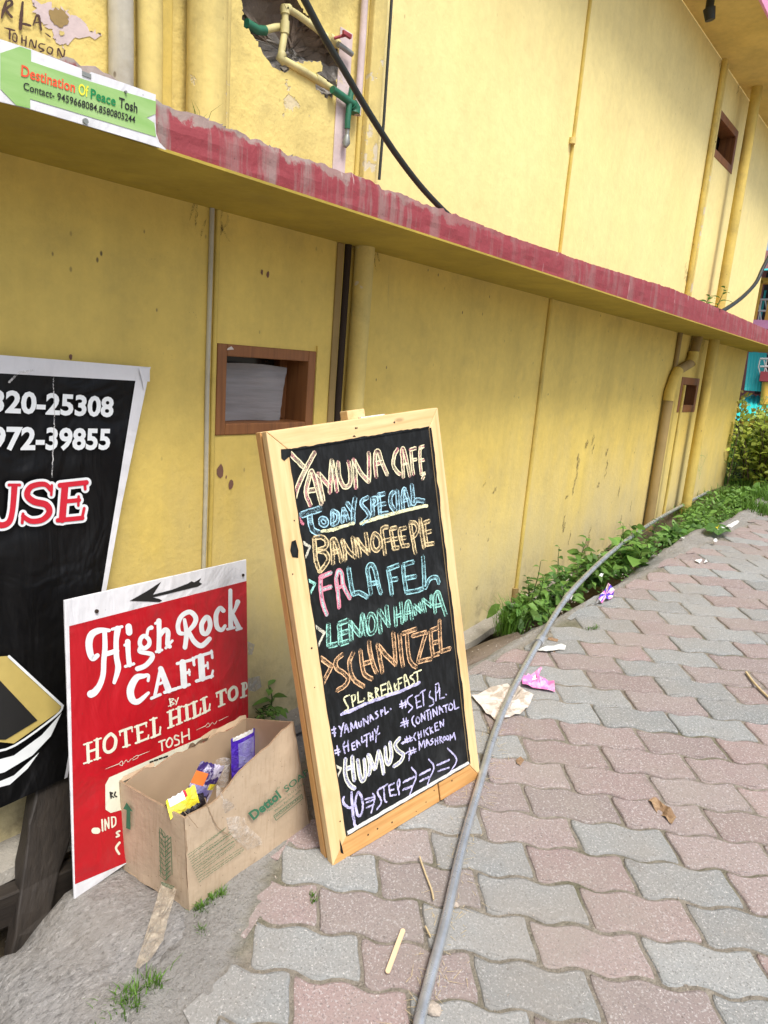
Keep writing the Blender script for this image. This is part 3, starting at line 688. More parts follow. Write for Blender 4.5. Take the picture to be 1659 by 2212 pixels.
# lower slab: soffit, red fascia with a crumbling top edge
topline = [(-60, 62), (0, 82), (69, 104), (173, 140), (280, 181), (332, 203), (372, 232), (418, 243), (470, 266), (505, 280), (560, 303), (621, 328), (690, 350), (760, 375), (810, 397), (862, 416), (950, 449), (1100, 508), (1280, 570), (1450, 622), (1560, 668), (1659, 712), (1720, 735)]
tl = [LEDGE.hit(*q) for q in topline]; TL = [(p[1], p[2]) for p in tl]; print('slab top', [(round(a_, 2), round(b_-ZL, 3)) for a_, b_ in TL])
Y0s, Y1s = YL, 6.74
def slabtop(y): return interp(y, [(YL, TL[0][1]), (TL[0][0]-.05, TL[0][1])]+TL+[(9, ZL+.125)])
yy = [Y0s, -1, 0, .4]+list(np.arange(.5, 6.0, .012))+list(np.arange(6.0, Y1s-.03, .05))+[Y1s]
m_ = MB(); vs = []; gc = []; NV = 6
for y in yy:
    h = slabtop(y)-ZL+(.007*fbm(y*9, 0, 1)+.008*fbm(y*45, 0, 2))*(1-.65*sstep(1.2, 2.0, y))
    for k in range(NV+1):
        v = k/NV; bul = .0025*fbm(y*8, v*3, 8)-(.005*v**4*(1+.8*fbm(y*25, 5, 1)))
        vs.append((XL+bul, y, ZL+h*v)); gc.append((0, y/5, v))
    vs.append((XL-.03, y, ZL+h*1.0+.004*fbm(y*30, 1, 1))); gc.append((0, y/5, 1.1)); vs.append((XW+.001, y, ZL+h*.96)); gc.append((0, y/5, 1.2))
q = NV+3
ff = [(i*q+k, (i+1)*q+k, (i+1)*q+k+1, i*q+k+1) for i in range(len(yy)-1) for k in range(q-1)]
m_.add(vs, ff, 0, False, gc=gc); m_.build('slab_fascia', M['red'], bld)
m_ = MB(); m_.add([(XW-.5 if False else XW, Y0s, ZL), (XL-.001, Y0s, ZL), (XL-.001, Y1s, ZL), (XW, Y1s, ZL)], [(0, 3, 2, 1)])
m_.add([(XW, YEND+.002, ZL), (XW-4.4, YEND+.002, ZL), (XW-4.4, Y1s, ZL), (XW, Y1s, ZL)], [(0, 1, 2, 3)])
m_.add([(XW, YEND+.002, ZL+.12), (XW-4.4, YEND+.002, ZL+.12), (XW-4.4, Y1s, ZL+.12), (XW, Y1s, ZL+.12)], [(3, 2, 1, 0)])
m_.add([(XL-.004, Y1s, ZL), (XW-4.4, Y1s, ZL), (XW-4.4, Y1s, ZL+.12), (XL-.004, Y1s, ZL+.12)], [(0, 1, 2, 3)])
# yellow paint line on the lower edge of the fascia
m_.box((XL+.001, (Y0s+Y1s)/2, ZL+.001), .006, Y1s-Y0s-.01, .005)
m_.build('slab_soffit', M['slab_under'], bld)
# upper slab
m_ = MB(); m_.add([(XW+.0005, YL, ZSOF), (XL, YL, ZSOF), (XL, 6.74, ZSOF), (XW+.0005, 6.74, ZSOF)], [(0, 3, 2, 1)]); m_.add([(XW, YEND+.002, ZSOF), (-6, YEND+.002, ZSOF), (-6, 6.74, ZSOF), (XW, 6.74, ZSOF)], [(0, 1, 2, 3)]); m_.build('upper_slab', paint_wall('upper_soffit_paint', (.72, .57, .19), (.66, .50, .14), .25, 0, .4), bld)
m_ = MB(); m_.box((XL+.004, 1.87, ZSOF+.085), .012, 9.74, .18); m_.build('upper_slab_edge', M['pinkedge'], bld)

# windows
def window(Wn, fr, depth, cloth=False):
    y0, y1, z0, z1 = Wn; m = MB(); e = .004
    # jamb lining boards: deep frame inside the opening
    for (cy, cz, sy, sz) in ((y0+fr/2, (z0+z1)/2, fr, z1-z0), (y1-fr/2, (z0+z1)/2, fr, z1-z0), ((y0+y1)/2, z1-fr/2, y1-y0-2*fr, fr), ((y0+y1)/2, z0+fr/2, y1-y0-2*fr, fr)):
        m.box((XW-depth/2+e, cy, cz), depth, sy, sz)
    o = m.build('window_frame', M['brown_wood'], bld); bevel(o, .003)
    m = MB(); m.add([(XW-depth, y0, z0), (XW-depth, y1, z0), (XW-depth, y1, z1), (XW-depth, y0, z1)], [(0, 1, 2, 3)]); m.build('dark_pane', M['glassdark'], o)
    return o
wf = window(W1, .030, .11)
# plaster lip round the window
m_ = MB(); y0, y1, z0, z1 = W1
m_.box((XW+.003, y1+.006, (z0+z1)/2), .008, .012, z1-z0+.03, jit=.001); m_.build('plaster_lip', M['wall_low'], bld)
# inner sash edge and curtain
m_ = MB(); cy0, cy1, cz0, cz1 = y0+.031, y1-.064, z0+.031, z1-.052; n1, n2 = 14, 10; vs = []
for j in range(n2+1):
    for i in range(n1+1):
        u, v = i/n1, j/n2; vs.append((XW-.062+.006*math.sin(u*9+v*2)+.004*fbm(u*4, v*8, 2)+.02*u, cy0+(cy1-cy0-.028*(1-v))*u, cz0+(cz1-cz0)*v+.006*math.sin(u*3.1)*v))
m_.add(vs, [(j*(n1+1)+i, j*(n1+1)+i+1, (j+1)*(n1+1)+i+1, (j+1)*(n1+1)+i) for j in range(n2) for i in range(n1)], 0, True); m_.build('curtain', M['cloth'], wf)
m_ = MB(); m_.box((XW-.105, y1-.045, (z0+z1)/2), .045, .028, z1-z0-.062); m_.build('sash', M['brown_wood'], wf)
m_ = MB(); m_.prism([wp(492, 752, .0055), wp(500, 748, .0055), wp(505, 755, .0055), wp(490, 756, .0055)], (.0005, 0, 0)); m_.build('paper_remnant', M['paper'], wf)
for Wn, f_ in ((W2, .05), (W3, .045)):
    f2 = window(Wn, f_, .10); y0, y1, z0, z1 = Wn
    m_ = MB(); m_.box((XW-.08, (y0+y1)/2, (z0+z1)/2), .02, .05, z1-z0-.1); m_.build('shutter_board', M['brown_wood'], f2)

# vertical pipes and pilasters standing on the wall
def vpipe(name, xt, yt, xb, yb, wpx, mat, sink=.0, stand=None, ztop=None, zbot=None, square=False, seg=14):
    a = wp(xt, yt); b = wp(xb, yb); Y = (a[1]+b[1])/2
    dep = ((a+b)/2-EYE) @ fw; r = wpx*dep/FPX/2; s = abs(wp(xt+wpx/2, yt)[1]-wp(xt-wpx/2, yt)[1])
    zt_ = a[2] if ztop is None else ztop; zb_ = b[2] if zbot is None else zbot
    m = MB(); st = r*.95 if stand is None else stand
    if square: m.box((XW+st/2, Y, (zt_+zb_)/2), st, s*.92, zt_-zb_)
    else:
        k = max(2, int((zt_-zb_)/.2)); m.tube([(XW+st, Y+.0015*math.sin(i*2.1), zb_+(zt_-zb_)*i/k) for i in range(k+1)], r, seg)
    o = m.build(name, mat, bld)
    if square: bevel(o, .004)
    return o, Y, r
ZT = ZSOF+1.2
Z_ = ZL-.0005
vpipe('conduit', 454, 455, 437, 1225, 10, M['pipe_grey'], ztop=Z_, zbot=.10)
vpipe('conduit', 468, 470, 450, 1225, 11, M['pipe_paint'], ztop=Z_, zbot=.10, stand=.004)
_, Yp, rp = vpipe('drainpipe', 769, 560, 752, 880, 42, M['pipe_old'], ztop=Z_, zbot=.12)
vpipe('conduit', 745, 560, 731, 880, 16, M['gap'], ztop=Z_, zbot=.12, stand=.003)  # dark strip set in for the recess shadow beside the drainpipe, no real conduit
vpipe('pilaster', 729, 560, 717, 880, 15, M['pipe_brown'], ztop=Z_, zbot=.12, stand=.006, square=True)
vpipe('conduit', 1187, 660, 1110, 1285, 9, M['pipe_paint'], ztop=Z_, zbot=wp(1108, 1295)[2], stand=.006)
vpipe('conduit', 1270, 20, 1207, 545, 8, M['pipe_paint'], ztop=ZT, zbot=ZL, stand=.005)
m_ = MB(); q = wp(1232, 305); m_.tube([(XW+.008, q[1], q[2]-.012), (XW+.008, q[1], q[2]+.012)], .015, 10); m_.build('conduit_coupling', M['pipe_old'], bld)
m_ = MB(); q = wp(1109, 1278); m_.tube([(XW+.008, q[1], q[2]-.03), (XW+.008, q[1], q[2]+.02)], .017, 10); m_.build('conduit_coupling', M['pipe_brown'], bld)
# upper left row of old pipes
vpipe('drainpipe', 248, 40, 246, 160, 52, M['pipe_grey'], ztop=ZT, zbot=ZL+.05)
vpipe('drainpipe', 309, 40, 307, 180, 54, M['pipe_old'], ztop=ZT, zbot=ZL+.05)
vpipe('pilaster', 350, 40, 347, 190, 30, M['pipe_paint'], ztop=ZT, zbot=ZL+.05, stand=.02, square=True)
vpipe('drainpipe', 424, 40, 416, 220, 86, M['pipe_old'], ztop=ZT, zbot=ZL+.05, stand=.045)
vpipe('conduit', 486, 40, 478, 240, 19, M['pipe_old'], ztop=ZT, zbot=ZL+.05)
# corner of the two walls: bare plaster strip, pipe, yellow pilaster
vpipe('pilaster', 742, 150, 733, 330, 30, M['pink_white'], ztop=wp(738, 60)[2], zbot=ZL+.05, stand=.004, square=True)
_, Yq, rq = vpipe('water_pipe', 775, 40, 756, 300, 15, M['pink_white'], ztop=ZT, zbot=wp(757, 250)[2], stand=.02)
vpipe('pilaster', 812, 20, 790, 330, 30, M['pipe_old'], ztop=ZT, zbot=ZL+.05, stand=.022, square=True)
vpipe('conduit', 786, 20, 772, 330, 10, M['pipe_paint'], ztop=ZT, zbot=ZL+.05, stand=.004)
# far pipes, upper storey
vpipe('conduit', 1552, 150, 1482, 645, 11, M['pipe_paint'], ztop=ZSOF, zbot=ZL)
vpipe('conduit', 1561, 150, 1490, 645, 7, M['pipe_old'], ztop=ZSOF, zbot=ZL)
vpipe('column', 1600, 200, 1530, 640, 21, M['pipe_paint'], ztop=ZSOF, zbot=ZL, stand=.09)
# far pipes, lower storey
vpipe('conduit', 1461, 740, 1445, 850, 10, M['pipe_brown'], ztop=Z_, zbot=.25)
vpipe('column', 1513, 760, 1458, 1085, 21, M['pipe_paint'], ztop=Z_, zbot=.35, stand=.08)
vpipe('conduit', 1459, 860, 1417, 1100, 6, M['pipe_paint'], ztop=wp(1459, 830)[2], zbot=wp(1415, 1110)[2], stand=.05)
m_ = MB(); a = wp(1497, 722); b = wp(1484, 775); c = wp(1448, 806); d = wp(1440, 830); e = wp(1396, 1125)
r_ = .030; st = .036
pts = [(XW+st, a[1], Z_), (XW+st, b[1], b[2]+.01), (XW+st, b[1]-.03, b[2]-.03), (XW+st, c[1]+.03, c[2]+.02), (XW+st, c[1]-.02, c[2]-.03), (XW+st, d[1]-.03, d[2]-.05), (XW+st, d[1]-.03, .12)]
m_.tube(pts, r_, 14); o = m_.build('drainpipe', M['pipe_brown'], bld)
m_ = MB(); m_.tube([np.array(pts[1])+np.array([0, 0, .04]), pts[1], pts[2]], r_*1.16, 14); m_.tube([pts[3], pts[4], pts[5], np.array(pts[5])+np.array([0, 0, -.05])], r_*1.14, 14); m_.build('pipe_elbow', M['pipe_paint'], o)
# plinth and sill at the wall foot
m_ = MB(); pr = []
for y in np.arange(YL, 4.0, .06):
    zb = interp(y, BASE); wd = (.07+.012*fbm(y*3, 1, 1)) if y > 1.3 else .085
    pr.append([(XW, y, zb+.004*fbm(y*9, 2, 2)), (XW+wd, y, zb-.008+.006*fbm(y*11, 7, 2)), (XW+wd+.004, y, zb-.035), (XW+wd-.02, y, zb-.05), (XW+wd-.02, y, zb-.30)])
vs = [p for r3 in pr for p in r3]
for k in range(4): m_.add(vs, orient(vs, [(i*5+k, (i+1)*5+k, (i+1)*5+k+1, i*5+k+1) for i in range(len(pr)-1)], (.3, 0, 1) if k != 2 else (0, 0, -1)), 0 if k < 2 else 1, False)
m_.build('plinth', [M['plinth'], M['soil']], bld)  # soil tone below the lip imitates the deep shade in the drain

# flaked patches and marker scribbles on the old wall
zA = (0, 0, 3.1904)
def patch(name, px, mat, th=.0012, amp=.006):
    P = [wp(*PX(zA, *map(float, q.split(',')))) for q in px.split()]; out = []
    for i, p in enumerate(P):
        q = P[(i+1) % len(P)]
        for t in (0, .25, .5, .75):
            out.append(p+(q-p)*t+(np.array([0, rnd.uniform(-amp, amp), rnd.uniform(-amp, amp)]) if t else 0))
    out = [np.array([XW+th, p[1], p[2]]) for p in out]; vs, fs = fill(out); m = MB(); m.add(vs, orient(vs, fs, (1, 0, 0))); m.build(name, mat, bld)
patch('bare_plaster_patch', '290,-10 440,20 520,70 640,90 660,160 740,170 800,240 860,290 940,310 930,340 700,350 620,420 580,445 520,400 500,330 450,270 400,220 330,120 300,50', M['pink_white'])
patch('bare_plaster_patch', '460,90 560,80 610,110 640,200 580,260 500,230 460,170', M['pipe_brown'], .0022, .004)
patch('bare_plaster_patch', '545,290 590,290 600,320 560,340', M['pipe_old'], .0024, .002)
m_ = MB()
for s_, wd in [('15,165 35,90 60,10', .017), ('60,15 100,5 110,40 60,90 110,160', .016), ('212,20 200,140 190,270', .02), ('180,215 230,225 285,240', .014), ('310,235 325,190 340,150 362,150 375,210 385,280', .013), ('330,212 370,207', .009), ('425,310 450,330 470,345', .008),
               ('45,260 135,285', .011), ('92,272 90,360', .012), ('130,310 118,365 150,392 157,335 130,310', .009), ('205,330 205,400', .010), ('245,340 240,425', .010), ('205,372 245,382', .008), ('272,440 290,370 325,450 340,380', .009), ('420,415 375,410 365,440 410,470 378,482', .010), ('455,440 440,480 475,505 492,460 455,440', .009), ('540,520 545,452 588,535 605,470', .010)]:
    brush(m_, WALL, zA, s_+':%g/%g/%g' % (wd*1750*.6, wd*1750, wd*1750*.8), .0034, jag=.2)
m_.build('marker_scribble', M['char'], bld)
# green chalk mark near the far corner, dark stains on the lower wall
m_ = MB(); z8 = (1850, 750, 2.6025)
for s_ in ('470,1480 500,1560 515,1700', '515,1700 540,1600 575,1510', '490,1490 510,1600 520,1660', '535,1450 530,1560 515,1690', '480,1560 520,1520 560,1540 515,1640'): ribbon(m_, WALL, smooth_path(tr(WALL, z8, s_), 4), .006, .002, jag=.4)
m_.build('green_scribble', chalk('green_wall_chalk', (.18, .50, .16), .42), bld)
m_ = MB(); z7 = (1350, 1250, 1.8433)
srn = random.Random(5)
def drip(x, y, h, wd):
    pts = [(x+srn.uniform(-3, 3), y), (x-3+srn.uniform(-4, 4), y+h*.4), (x-8+srn.uniform(-4, 4), y+h*.75), (x-10, y+h)]
    ribbon(m_, WALL, smooth_path([wp(*PX(z7, *p)) for p in pts], 4), [wd*.4, wd, wd*.8, wd*.2], .0016, jag=.7)
for x, y, h, wd in [(715, 40, 60, .02), (680, 75, 40, .03), (635, 150, 90, .035), (625, 240, 70, .02), (612, 310, 60, .018), (795, 120, 40, .022), (790, 180, 60, .016), (785, 240, 40, .012), (720, 95, 50, .014), (560, 480, 60, .018), (575, 370, 20, .015), (690, 590, 60, .05), (672, 640, 70, .04), (700, 530, 60, .012), (860, 320, 60, .016), (870, 480, 50, .02), (945, 110, 40, .01), (745, 300, 30, .02), (150, 600, 20, .01), (185, 330, 30, .012), (130, 290, 40, .009), (90, 860, 20, .014), (925, 400, 60, .014), (560, 520, 50, .03), (590, 560, 80, .012)]: drip(x, y, h, wd)
m_.build('wall_stain', chalk('dark_wall_stain', (.17, .135, .06), .46), bld)['kind'] = 'stuff'
m_ = MB(); 
for x, y, r_ in [(475, 1018, .016), (498, 1047, .013), (488, 1030, .004), (152, 771, .006), (565, 588, .006), (578, 593, .008)]:
    p = wp(x, y); n = 9; vs = [(XW+.0014, p[1]+r_*math.cos(6.283*k/n)*rnd.uniform(.5, .8), p[2]+r_*math.sin(6.283*k/n)*rnd.uniform(.8, 1.3)) for k in range(n)]; m_.add(vs, orient(vs, [tuple(range(n))], (1, 0, 0)))
m_.build('chipped_paint_spot', plain('brown_paint_spot', (.18, .09, .06), .8), bld)
# soot and cobweb smudges at the pipe heads
m_ = MB()
for x, y in ((1556, 128), (1600, 178), (757, 520), (800, 525), (460, 450), (1483, 568), (1487, 600), (1520, 735)):
    p = wp(x, y)
    for k in range(7):
        q = p+np.array([0, rnd.uniform(-.05, .05), rnd.uniform(-.05, .03)]); q[2] = min(q[2], p[2]+.01)
        ribbon(m_, WALL, smooth_path([q, q+np.array([0, rnd.uniform(-.02, .02), -.02]), q+np.array([0, rnd.uniform(-.03, .03), -.05])], 3), [.002, .008, .002], .0016+.0006*k, jag=.6)
m_.build('soot_smudge', chalk('soot', (.10, .075, .04), .42), bld)['kind'] = 'stuff'

# water pipes in the hole
pl5 = Plane((XW+.004, 0, 0), (1, 0, 0)); pf = Plane((XW+.02, 0, 0), (1, 0, 0))
pl6 = Plane((XW-.012, 0, 0), (1, 0, 0))
def P5(s, pl=pl5): return [pl.hit(*PX(z680, *map(float, q.split(',')))) for q in s.split()]
pp = empty('water_pipe_run', pl5.hit(*PX(z680, 415, 300)), 'yellow splashed green plastic water pipes in the broken wall hole', 'pipes')
r0 = .0086
m_ = MB(); m_.tube(P5('415,60 415,240'), r0, 12); m_.tube(P5('415,240 400,330 380,450'), r0, 12); m_.tube(P5('380,450 410,475 520,535 660,620 790,700'), r0*1.05, 12)
m_.tube(P5('415,65 440,70 520,120 620,195 740,290'), r0*.95, 12); m_.tube(P5('410,210 340,215 260,235', pl6), r0, 12); m_.build('pipe_length', M['ppr_yellow'], pp)
m_ = MB(); m_.tube(P5('260,240 200,235 150,205 110,180', pl6), r0*1.25, 12); m_.tube(P5('785,700 850,745 910,790 975,835', pf), r0*1.15, 12); m_.tube([*P5('940,690 920,800 905,950 903,1010', pf)], r0*.95, 12); m_.tube(P5('945,820 965,850 960,890', pf), r0*1.8, 12); m_.build('green_pipe_length', M['ppr_green'], pp)
m_ = MB()
for s_ in ('415,45 415,110', '415,165 412,265', '395,420 375,455 405,480', '650,610 720,655', '400,70 450,72', '760,290 830,345'): m_.tube(P5(s_), r0*1.28, 14)
m_.build('pipe_fitting', M['ppr_yellow'], pp)
m_ = MB(); m_.tube(P5('830,345 880,380 940,425', pf), r0*.8, 12); m_.tube(P5('905,1010 902,1060', pf), .006, 8); m_.tube(P5('902,1060 895,1120 885,1150', pf), [.007, .011, .006], 8); m_.build('metal_pipe_end', M['pipe_metal'], pp)
m_ = MB(); q = pf.hit(*PX(z680, 855, 285)); m_.box(q+np.array([.02, 0, 0]), .008, .03, .010, m=0, jit=.001); m_.tube([pf.hit(*PX(z680, 800, 300)), q+np.array([.02, 0, 0])], .004, 6); m_.build('valve_lever', M['maroon'], pp)

# black wire hugging the corner pilaster, and the heavy cable
m_ = MB(); rr = [wp(*q) for q in ((833, -20), (828, 60), (822, 160), (815, 260), (806, 390))]; st_ = .012
m_.tube([(XW+st_+.012, p[1]+.002*math.sin(i*3), p[2]) for i, p in enumerate(rr)], .0042, 8)
WP2 = Plane((XW+.035, 0, 0), (1, 0, 0)); qq = [WP2.hit(*q_) for q_ in ((797, 530), (787, 700), (772, 905), (768, 960))]; qq[0][2] = ZL; m_.tube(qq, .0042, 8)
o = m_.build('wire', M['cable'], origin=(XW+.02, rr[0][1], ZL)); tag(o, 'thin black wire running down beside the corner drainpipe', 'wire')
cpl = Plane((XL-.06, 0, 0), (1, 0, 0)); cpts = smooth_path([cpl.hit(*q) for q in ((625, -60), (658, 0), (700, 80), (742, 150), (790, 232), (850, 325), (905, 398), (950, 447), (975, 470))], 5)
m_ = MB(); m_.tube(cpts, .0078, 12); o = m_.build('cable', M['cable'], origin=cpts[-1]); tag(o, 'thick black rubber cable sagging diagonally onto the red slab', 'cable')
m_ = MB(); c2 = smooth_path([Plane((XL-.03, 0, 0), (1, 0, 0)).hit(*q) for q in ((1500, 668), (1530, 682), (1560, 672), (1600, 645), (1632, 612), (1650, 575), (1680, 520))], 5); m_.tube(c2, .012, 10); o = m_.build('cable', M['cable'], origin=c2[0]); tag(o, 'grey cable curving up from the far end of the slab', 'cable')
# bulb holder under the upper slab
m_ = MB(); sof = Plane((0, 0, ZSOF), (0, 0, -1)); q = sof.hit(1536, -6); m_.tube([q, q+np.array([.0, .0, -.05])], .02, 12); m_.tube([q+np.array([0, 0, -.05]), q+np.array([.01, .01, -.10])], [.03, .024], 12); o = m_.build('lamp_holder', M['cable'], origin=q); tag(o, 'empty black lamp holder under the upper slab', 'lamp holder')

# ------------------------------------------------------------------ chalk menu board
def frame_from(bl, br, tl):
    ax = br-bl; W_ = np.linalg.norm(ax); ax = ax/W_; d = tl-bl; d = d-ax*(d @ ax); H_ = np.linalg.norm(d); uz = d/H_; n = np.cross(ax, uz)
    if n @ (EYE-bl) < 0: n = -n
    return ax, uz, n, W_, H_
bl = GROUND.hit(719, 1872); br = GROUND.hit(1038, 1678); ax_ = (br-bl)/np.linalg.norm(br-bl)
d = ray(574.8, 932.6); t = ((bl-EYE) @ ax_)/(d @ ax_); tl_ = EYE+d*t
ax, uz, nn, BW, BH = frame_from(bl, br, tl_)
print('board', BW, BH, ax, uz, nn)
board = empty('menu_board', bl+ax*BW/2, 'pine framed blackboard with a chalked cafe menu leaning back on the pavers', 'menu board')
def bp(u, v, w_=0.0): return bl+ax*u+uz*v+nn*w_
LS, RS, TR_, BR_ = .048, .036, .046, .052
TH = .021; GAP_ = .006
def stick(quad, w0, w1, grain, mat, name, parent, jit=0):
    """quad in board (u,v), between depths w0 and w1; grain 'u' or 'v'"""
    m = MB(); vs = [bp(u, v, w0) for u, v in quad]+[bp(u, v, w1) for u, v in quad]
    gc = [((v, w0, u) if grain == 'u' else (u, w0, v)) for u, v in quad]+[((v, w1, u) if grain == 'u' else (u, w1, v)) for u, v in quad]
    gc = [(a_+jit, b_+jit*.3, c_+jit) for a_, b_, c_ in gc]
    n = len(quad); fs = [tuple(range(n))[::-1], tuple(range(n, 2*n))]+[(i, (i+1) % n, (i+1) % n+n, i+n) for i in range(n)]
    m.add(vs, fs, 0, gc=gc); o = m.build(name, mat, parent); bevel(o, .002); return o
e_ = .0006
for w0, w1, k in ((-TH, 0, 0), (-2*TH-GAP_, -TH-GAP_, 3)):
    nm = 'front_' if k == 0 else 'rear_'
    stick([(0, 0), (LS, BR_), (LS, BH-TR_), (0, BH)], w0, w1, 'v', M['pine'] if k == 0 else M['pine_rail'], nm+'stile', board, k+.13)
    stick([(BW, 0), (BW, BH), (BW-RS, BH-TR_), (BW-RS, BR_)], w0, w1, 'v', M['pine'], nm+'stile', board, k+.37)
    stick([(LS+e_, BH-TR_), (BW-RS-e_, BH-TR_), (BW-e_, BH), (e_, BH)], w0, w1, 'u', M['pine'], nm+'rail', board, k+.71)
    stick([(e_, 0), (BW*.69, 0), (BW*.69, BR_), (LS+e_, BR_)], w0, w1, 'u', M['pine_rail'], nm+'rail', board, k+.93)
    stick([(BW*.69+.004, 0), (BW-e_, 0), (BW-RS-e_, BR_), (BW*.69+.004, BR_)], w0, w1, 'u', M['pine_rail'], nm+'rail', board, k+.53)
stick([(.03, .03), (BW-.03, .03), (BW-.03, BH-.03), (.03, BH-.03)], -TH-GAP_+.0005, -TH-.0005, 'v', M['gap'], 'dark_gap_board', board)
PD = -.002
stick([(LS-.002, BR_-.002), (BW-RS+.002, BR_-.002), (BW-RS+.002, BH-TR_+.002), (LS-.002, BH-TR_+.002)], PD-.006, PD, 'v', M['black'], 'blackboard_panel', board)
BPL = Plane(bp(0, 0, PD), nn)
# ragged black paint lapping on the frame edge
m_ = MB(); FPL = Plane(bp(0, 0, 0), nn); prn = random.Random(3)
def lap(u0, v0, u1, v1, wd, sd, n=40):
    du, dv = (u1-u0), (v1-v0); a_ = []; b_ = []
    for i in range(n+1):
        t = i/n; x = wd*(.35+.65*abs(fbm(t*7+sd, sd*3, 1))+.25*prn.random()); 
        b_.append((u0+du*t, v0+dv*t)); L_ = math.hypot(du, dv); a_.append((u0+du*t-dv/L_*x, v0+dv*t+du/L_*x))
    vs = [bp(*q, .0007) for q in b_+a_]; fs = [(i, i+1, n+2+i, n+1+i) for i in range(n)]; m_.add(vs, orient(vs, fs, nn))
lap(LS, BH-TR_, BW-RS, BH-TR_, .007, 1); lap(BW-RS, BR_, BW-RS, BH-TR_, -.011, 2) ; lap(LS, BR_, LS, BH-TR_, .005, 3); lap(LS, BR_, BW-RS, BR_, -.004, 4)
for px_ in ('255,345 315,340 318,380 275,415 258,400', '320,905 345,895 362,960 360,1005 325,1000 312,960', '1010,238 1000,228 1030,222', '690,268 700,258 712,268'):
    vs = [FPL.hit(*PX((700, 1150, 2.0737), *map(float, q.split(',')), ), .0011) for q in px_.split()]; m_.add(vs, orient(vs, [tuple(range(len(vs)))], nn))
vs = [FPL.hit(*PX((800, 1850, 2.37), *q), .0011) for q in ((462, 1440), (478, 1490), (490, 1545), (470, 1535))]; m_.add(vs, orient(vs, [(0, 1, 2, 3)], nn))
m_.build('black_paint_lap', M['black'], board)
# nail heads and the pale strip along the inner ledge
m_ = MB()
for i in range(16):
    u, v = prn.choice([(prn.uniform(.06, BW-.05), prn.uniform(.01, .04)), (prn.uniform(.01, .04), prn.uniform(.05, BH-.05)), (prn.uniform(.1, .4), BH-.02)]); r_ = prn.uniform(.0014, .0026)
    vs = [bp(u+r_*math.cos(k), v+r_*math.sin(k), .0006) for k in np.arange(0, 6.28, .9)]; m_.add(vs, orient(vs, [tuple(range(len(vs)))], nn))
m_.build('nail_head', M['gap'], board)
m_ = MB(); n = 40; pts = [bp(LS+.002+(BW-LS-RS-.004)*i/n, BR_+.005+.0015*fbm(i*.3, 1, 1), PD+.002) for i in range(n+1)]; m_.tube(pts, [.0042+.0012*fbm(i*.5, 2, 3) for i in range(n+1)], 8); m_.build('pale_ledge_strip', M['white_plastic'], board)
# hinge block on top
m_ = MB(); c = bp(BW*.52, BH+.004, -TH-.018); m_.box(c, .05, .034, .030, (ax, uz, nn)); o = m_.build('hinge_block', M['pine'], board); bevel(o, .002)
m_ = MB(); m_.box(bp(BW*.60, BH+.001, -TH-.004), .07, .003, .024, (ax, uz, nn)); m_.build('hinge_plate', M['white_plastic'], board)
# chalk writing
c1 = (820, 1260, 3.6065); c2_ = (850, 1500, 3.6065); c3 = (890, 1720, 3.6065); c4 = (930, 1950, 3.6065); c5 = (950, 2150, 3.6065)
def chalk_line(crop, strokes, colr, wd, double=True, name='chalk_line', closed=()):
    ml = MB()
    for i, s_ in enumerate(strokes):
        cm = None; s2 = s_
        w2 = wd
        if ':' in s_: s2, w3 = s_.split(':'); w2 = float(w3)
        P = tr(BPL, crop, s2); cl = len(P) > 3 and s2.split()[0] == s2.split()[-1]
        P = smooth_path(P, 6, cl) if len(P) > 2 else [P[0]+(P[1]-P[0])*k/8 for k in range(9)]
        P = [p+ax*rnd.uniform(-.0004, .0004)+uz*rnd.uniform(-.0004, .0004) for p in P]
        if double and w2 > .006:
            ribbon(ml, BPL, P, w2*.9, .0005, 1)
            N = len(P)
            for sd in (-1, 1):
                Q = []
                for k in range(N):
                    t = P[min(k+1, N-1)]-P[max(k-1, 0)]; t = t/(np.linalg.norm(t)+1e-12); Q.append(P[k]+np.cross(nn, t)*sd*w2*.46)
                ribbon(ml, BPL, Q, [.0018, .0029, .0024, .0028, .0018], .0012, 0, jag=.25)
        else: ribbon(ml, BPL, P, [w2*.8, w2*1.1, w2*.9, w2], .0006, 0, jag=.2)
    return ml.build(name, list(CM[colr]), board)
T1 = .0102
chalk_line(c1, ['105,245 265,410', '365,235 260,430 185,600 150,730 145,840 170,900', '320,795 275,680 280,600 320,450 345,460 400,650 435,780', '290,645 370,630', '455,750 425,600 400,460', '405,460 515,590', '525,660 532,480 545,320', '545,320 575,480 600,645', '610,340 620,480 660,580 690,600 735,570 740,450 720,335', '800,610 790,450 775,310', '780,320 850,450 935,545', '935,550 940,400 935,240',
               '1015,495 1000,350 1010,240 1040,230 1070,330 1130,470', '1010,355 1080,340', '1240,200 1205,270 1195,370 1235,440 1268,468:.0088', '1300,500 1293,350 1282,225 1300,195 1330,300 1368,485:.0085', '1298,365 1338,352:.006', '1382,215 1392,350 1408,470:.008', '1372,207 1435,190:.0075', '1400,318 1440,308:.0065', '1478,180 1476,300 1490,470:.008', '1478,182 1520,170:.007', '1478,322 1518,314:.007', '1488,468 1532,458:.007', '1480,200 1500,190:.006', '1500,460 1530,465:.006', '1500,520 1520,480:.007'], 'creampink', T1)
chalk_line(c1, ['150,850 190,920 240,990:.007'], 'pink', .007, False)
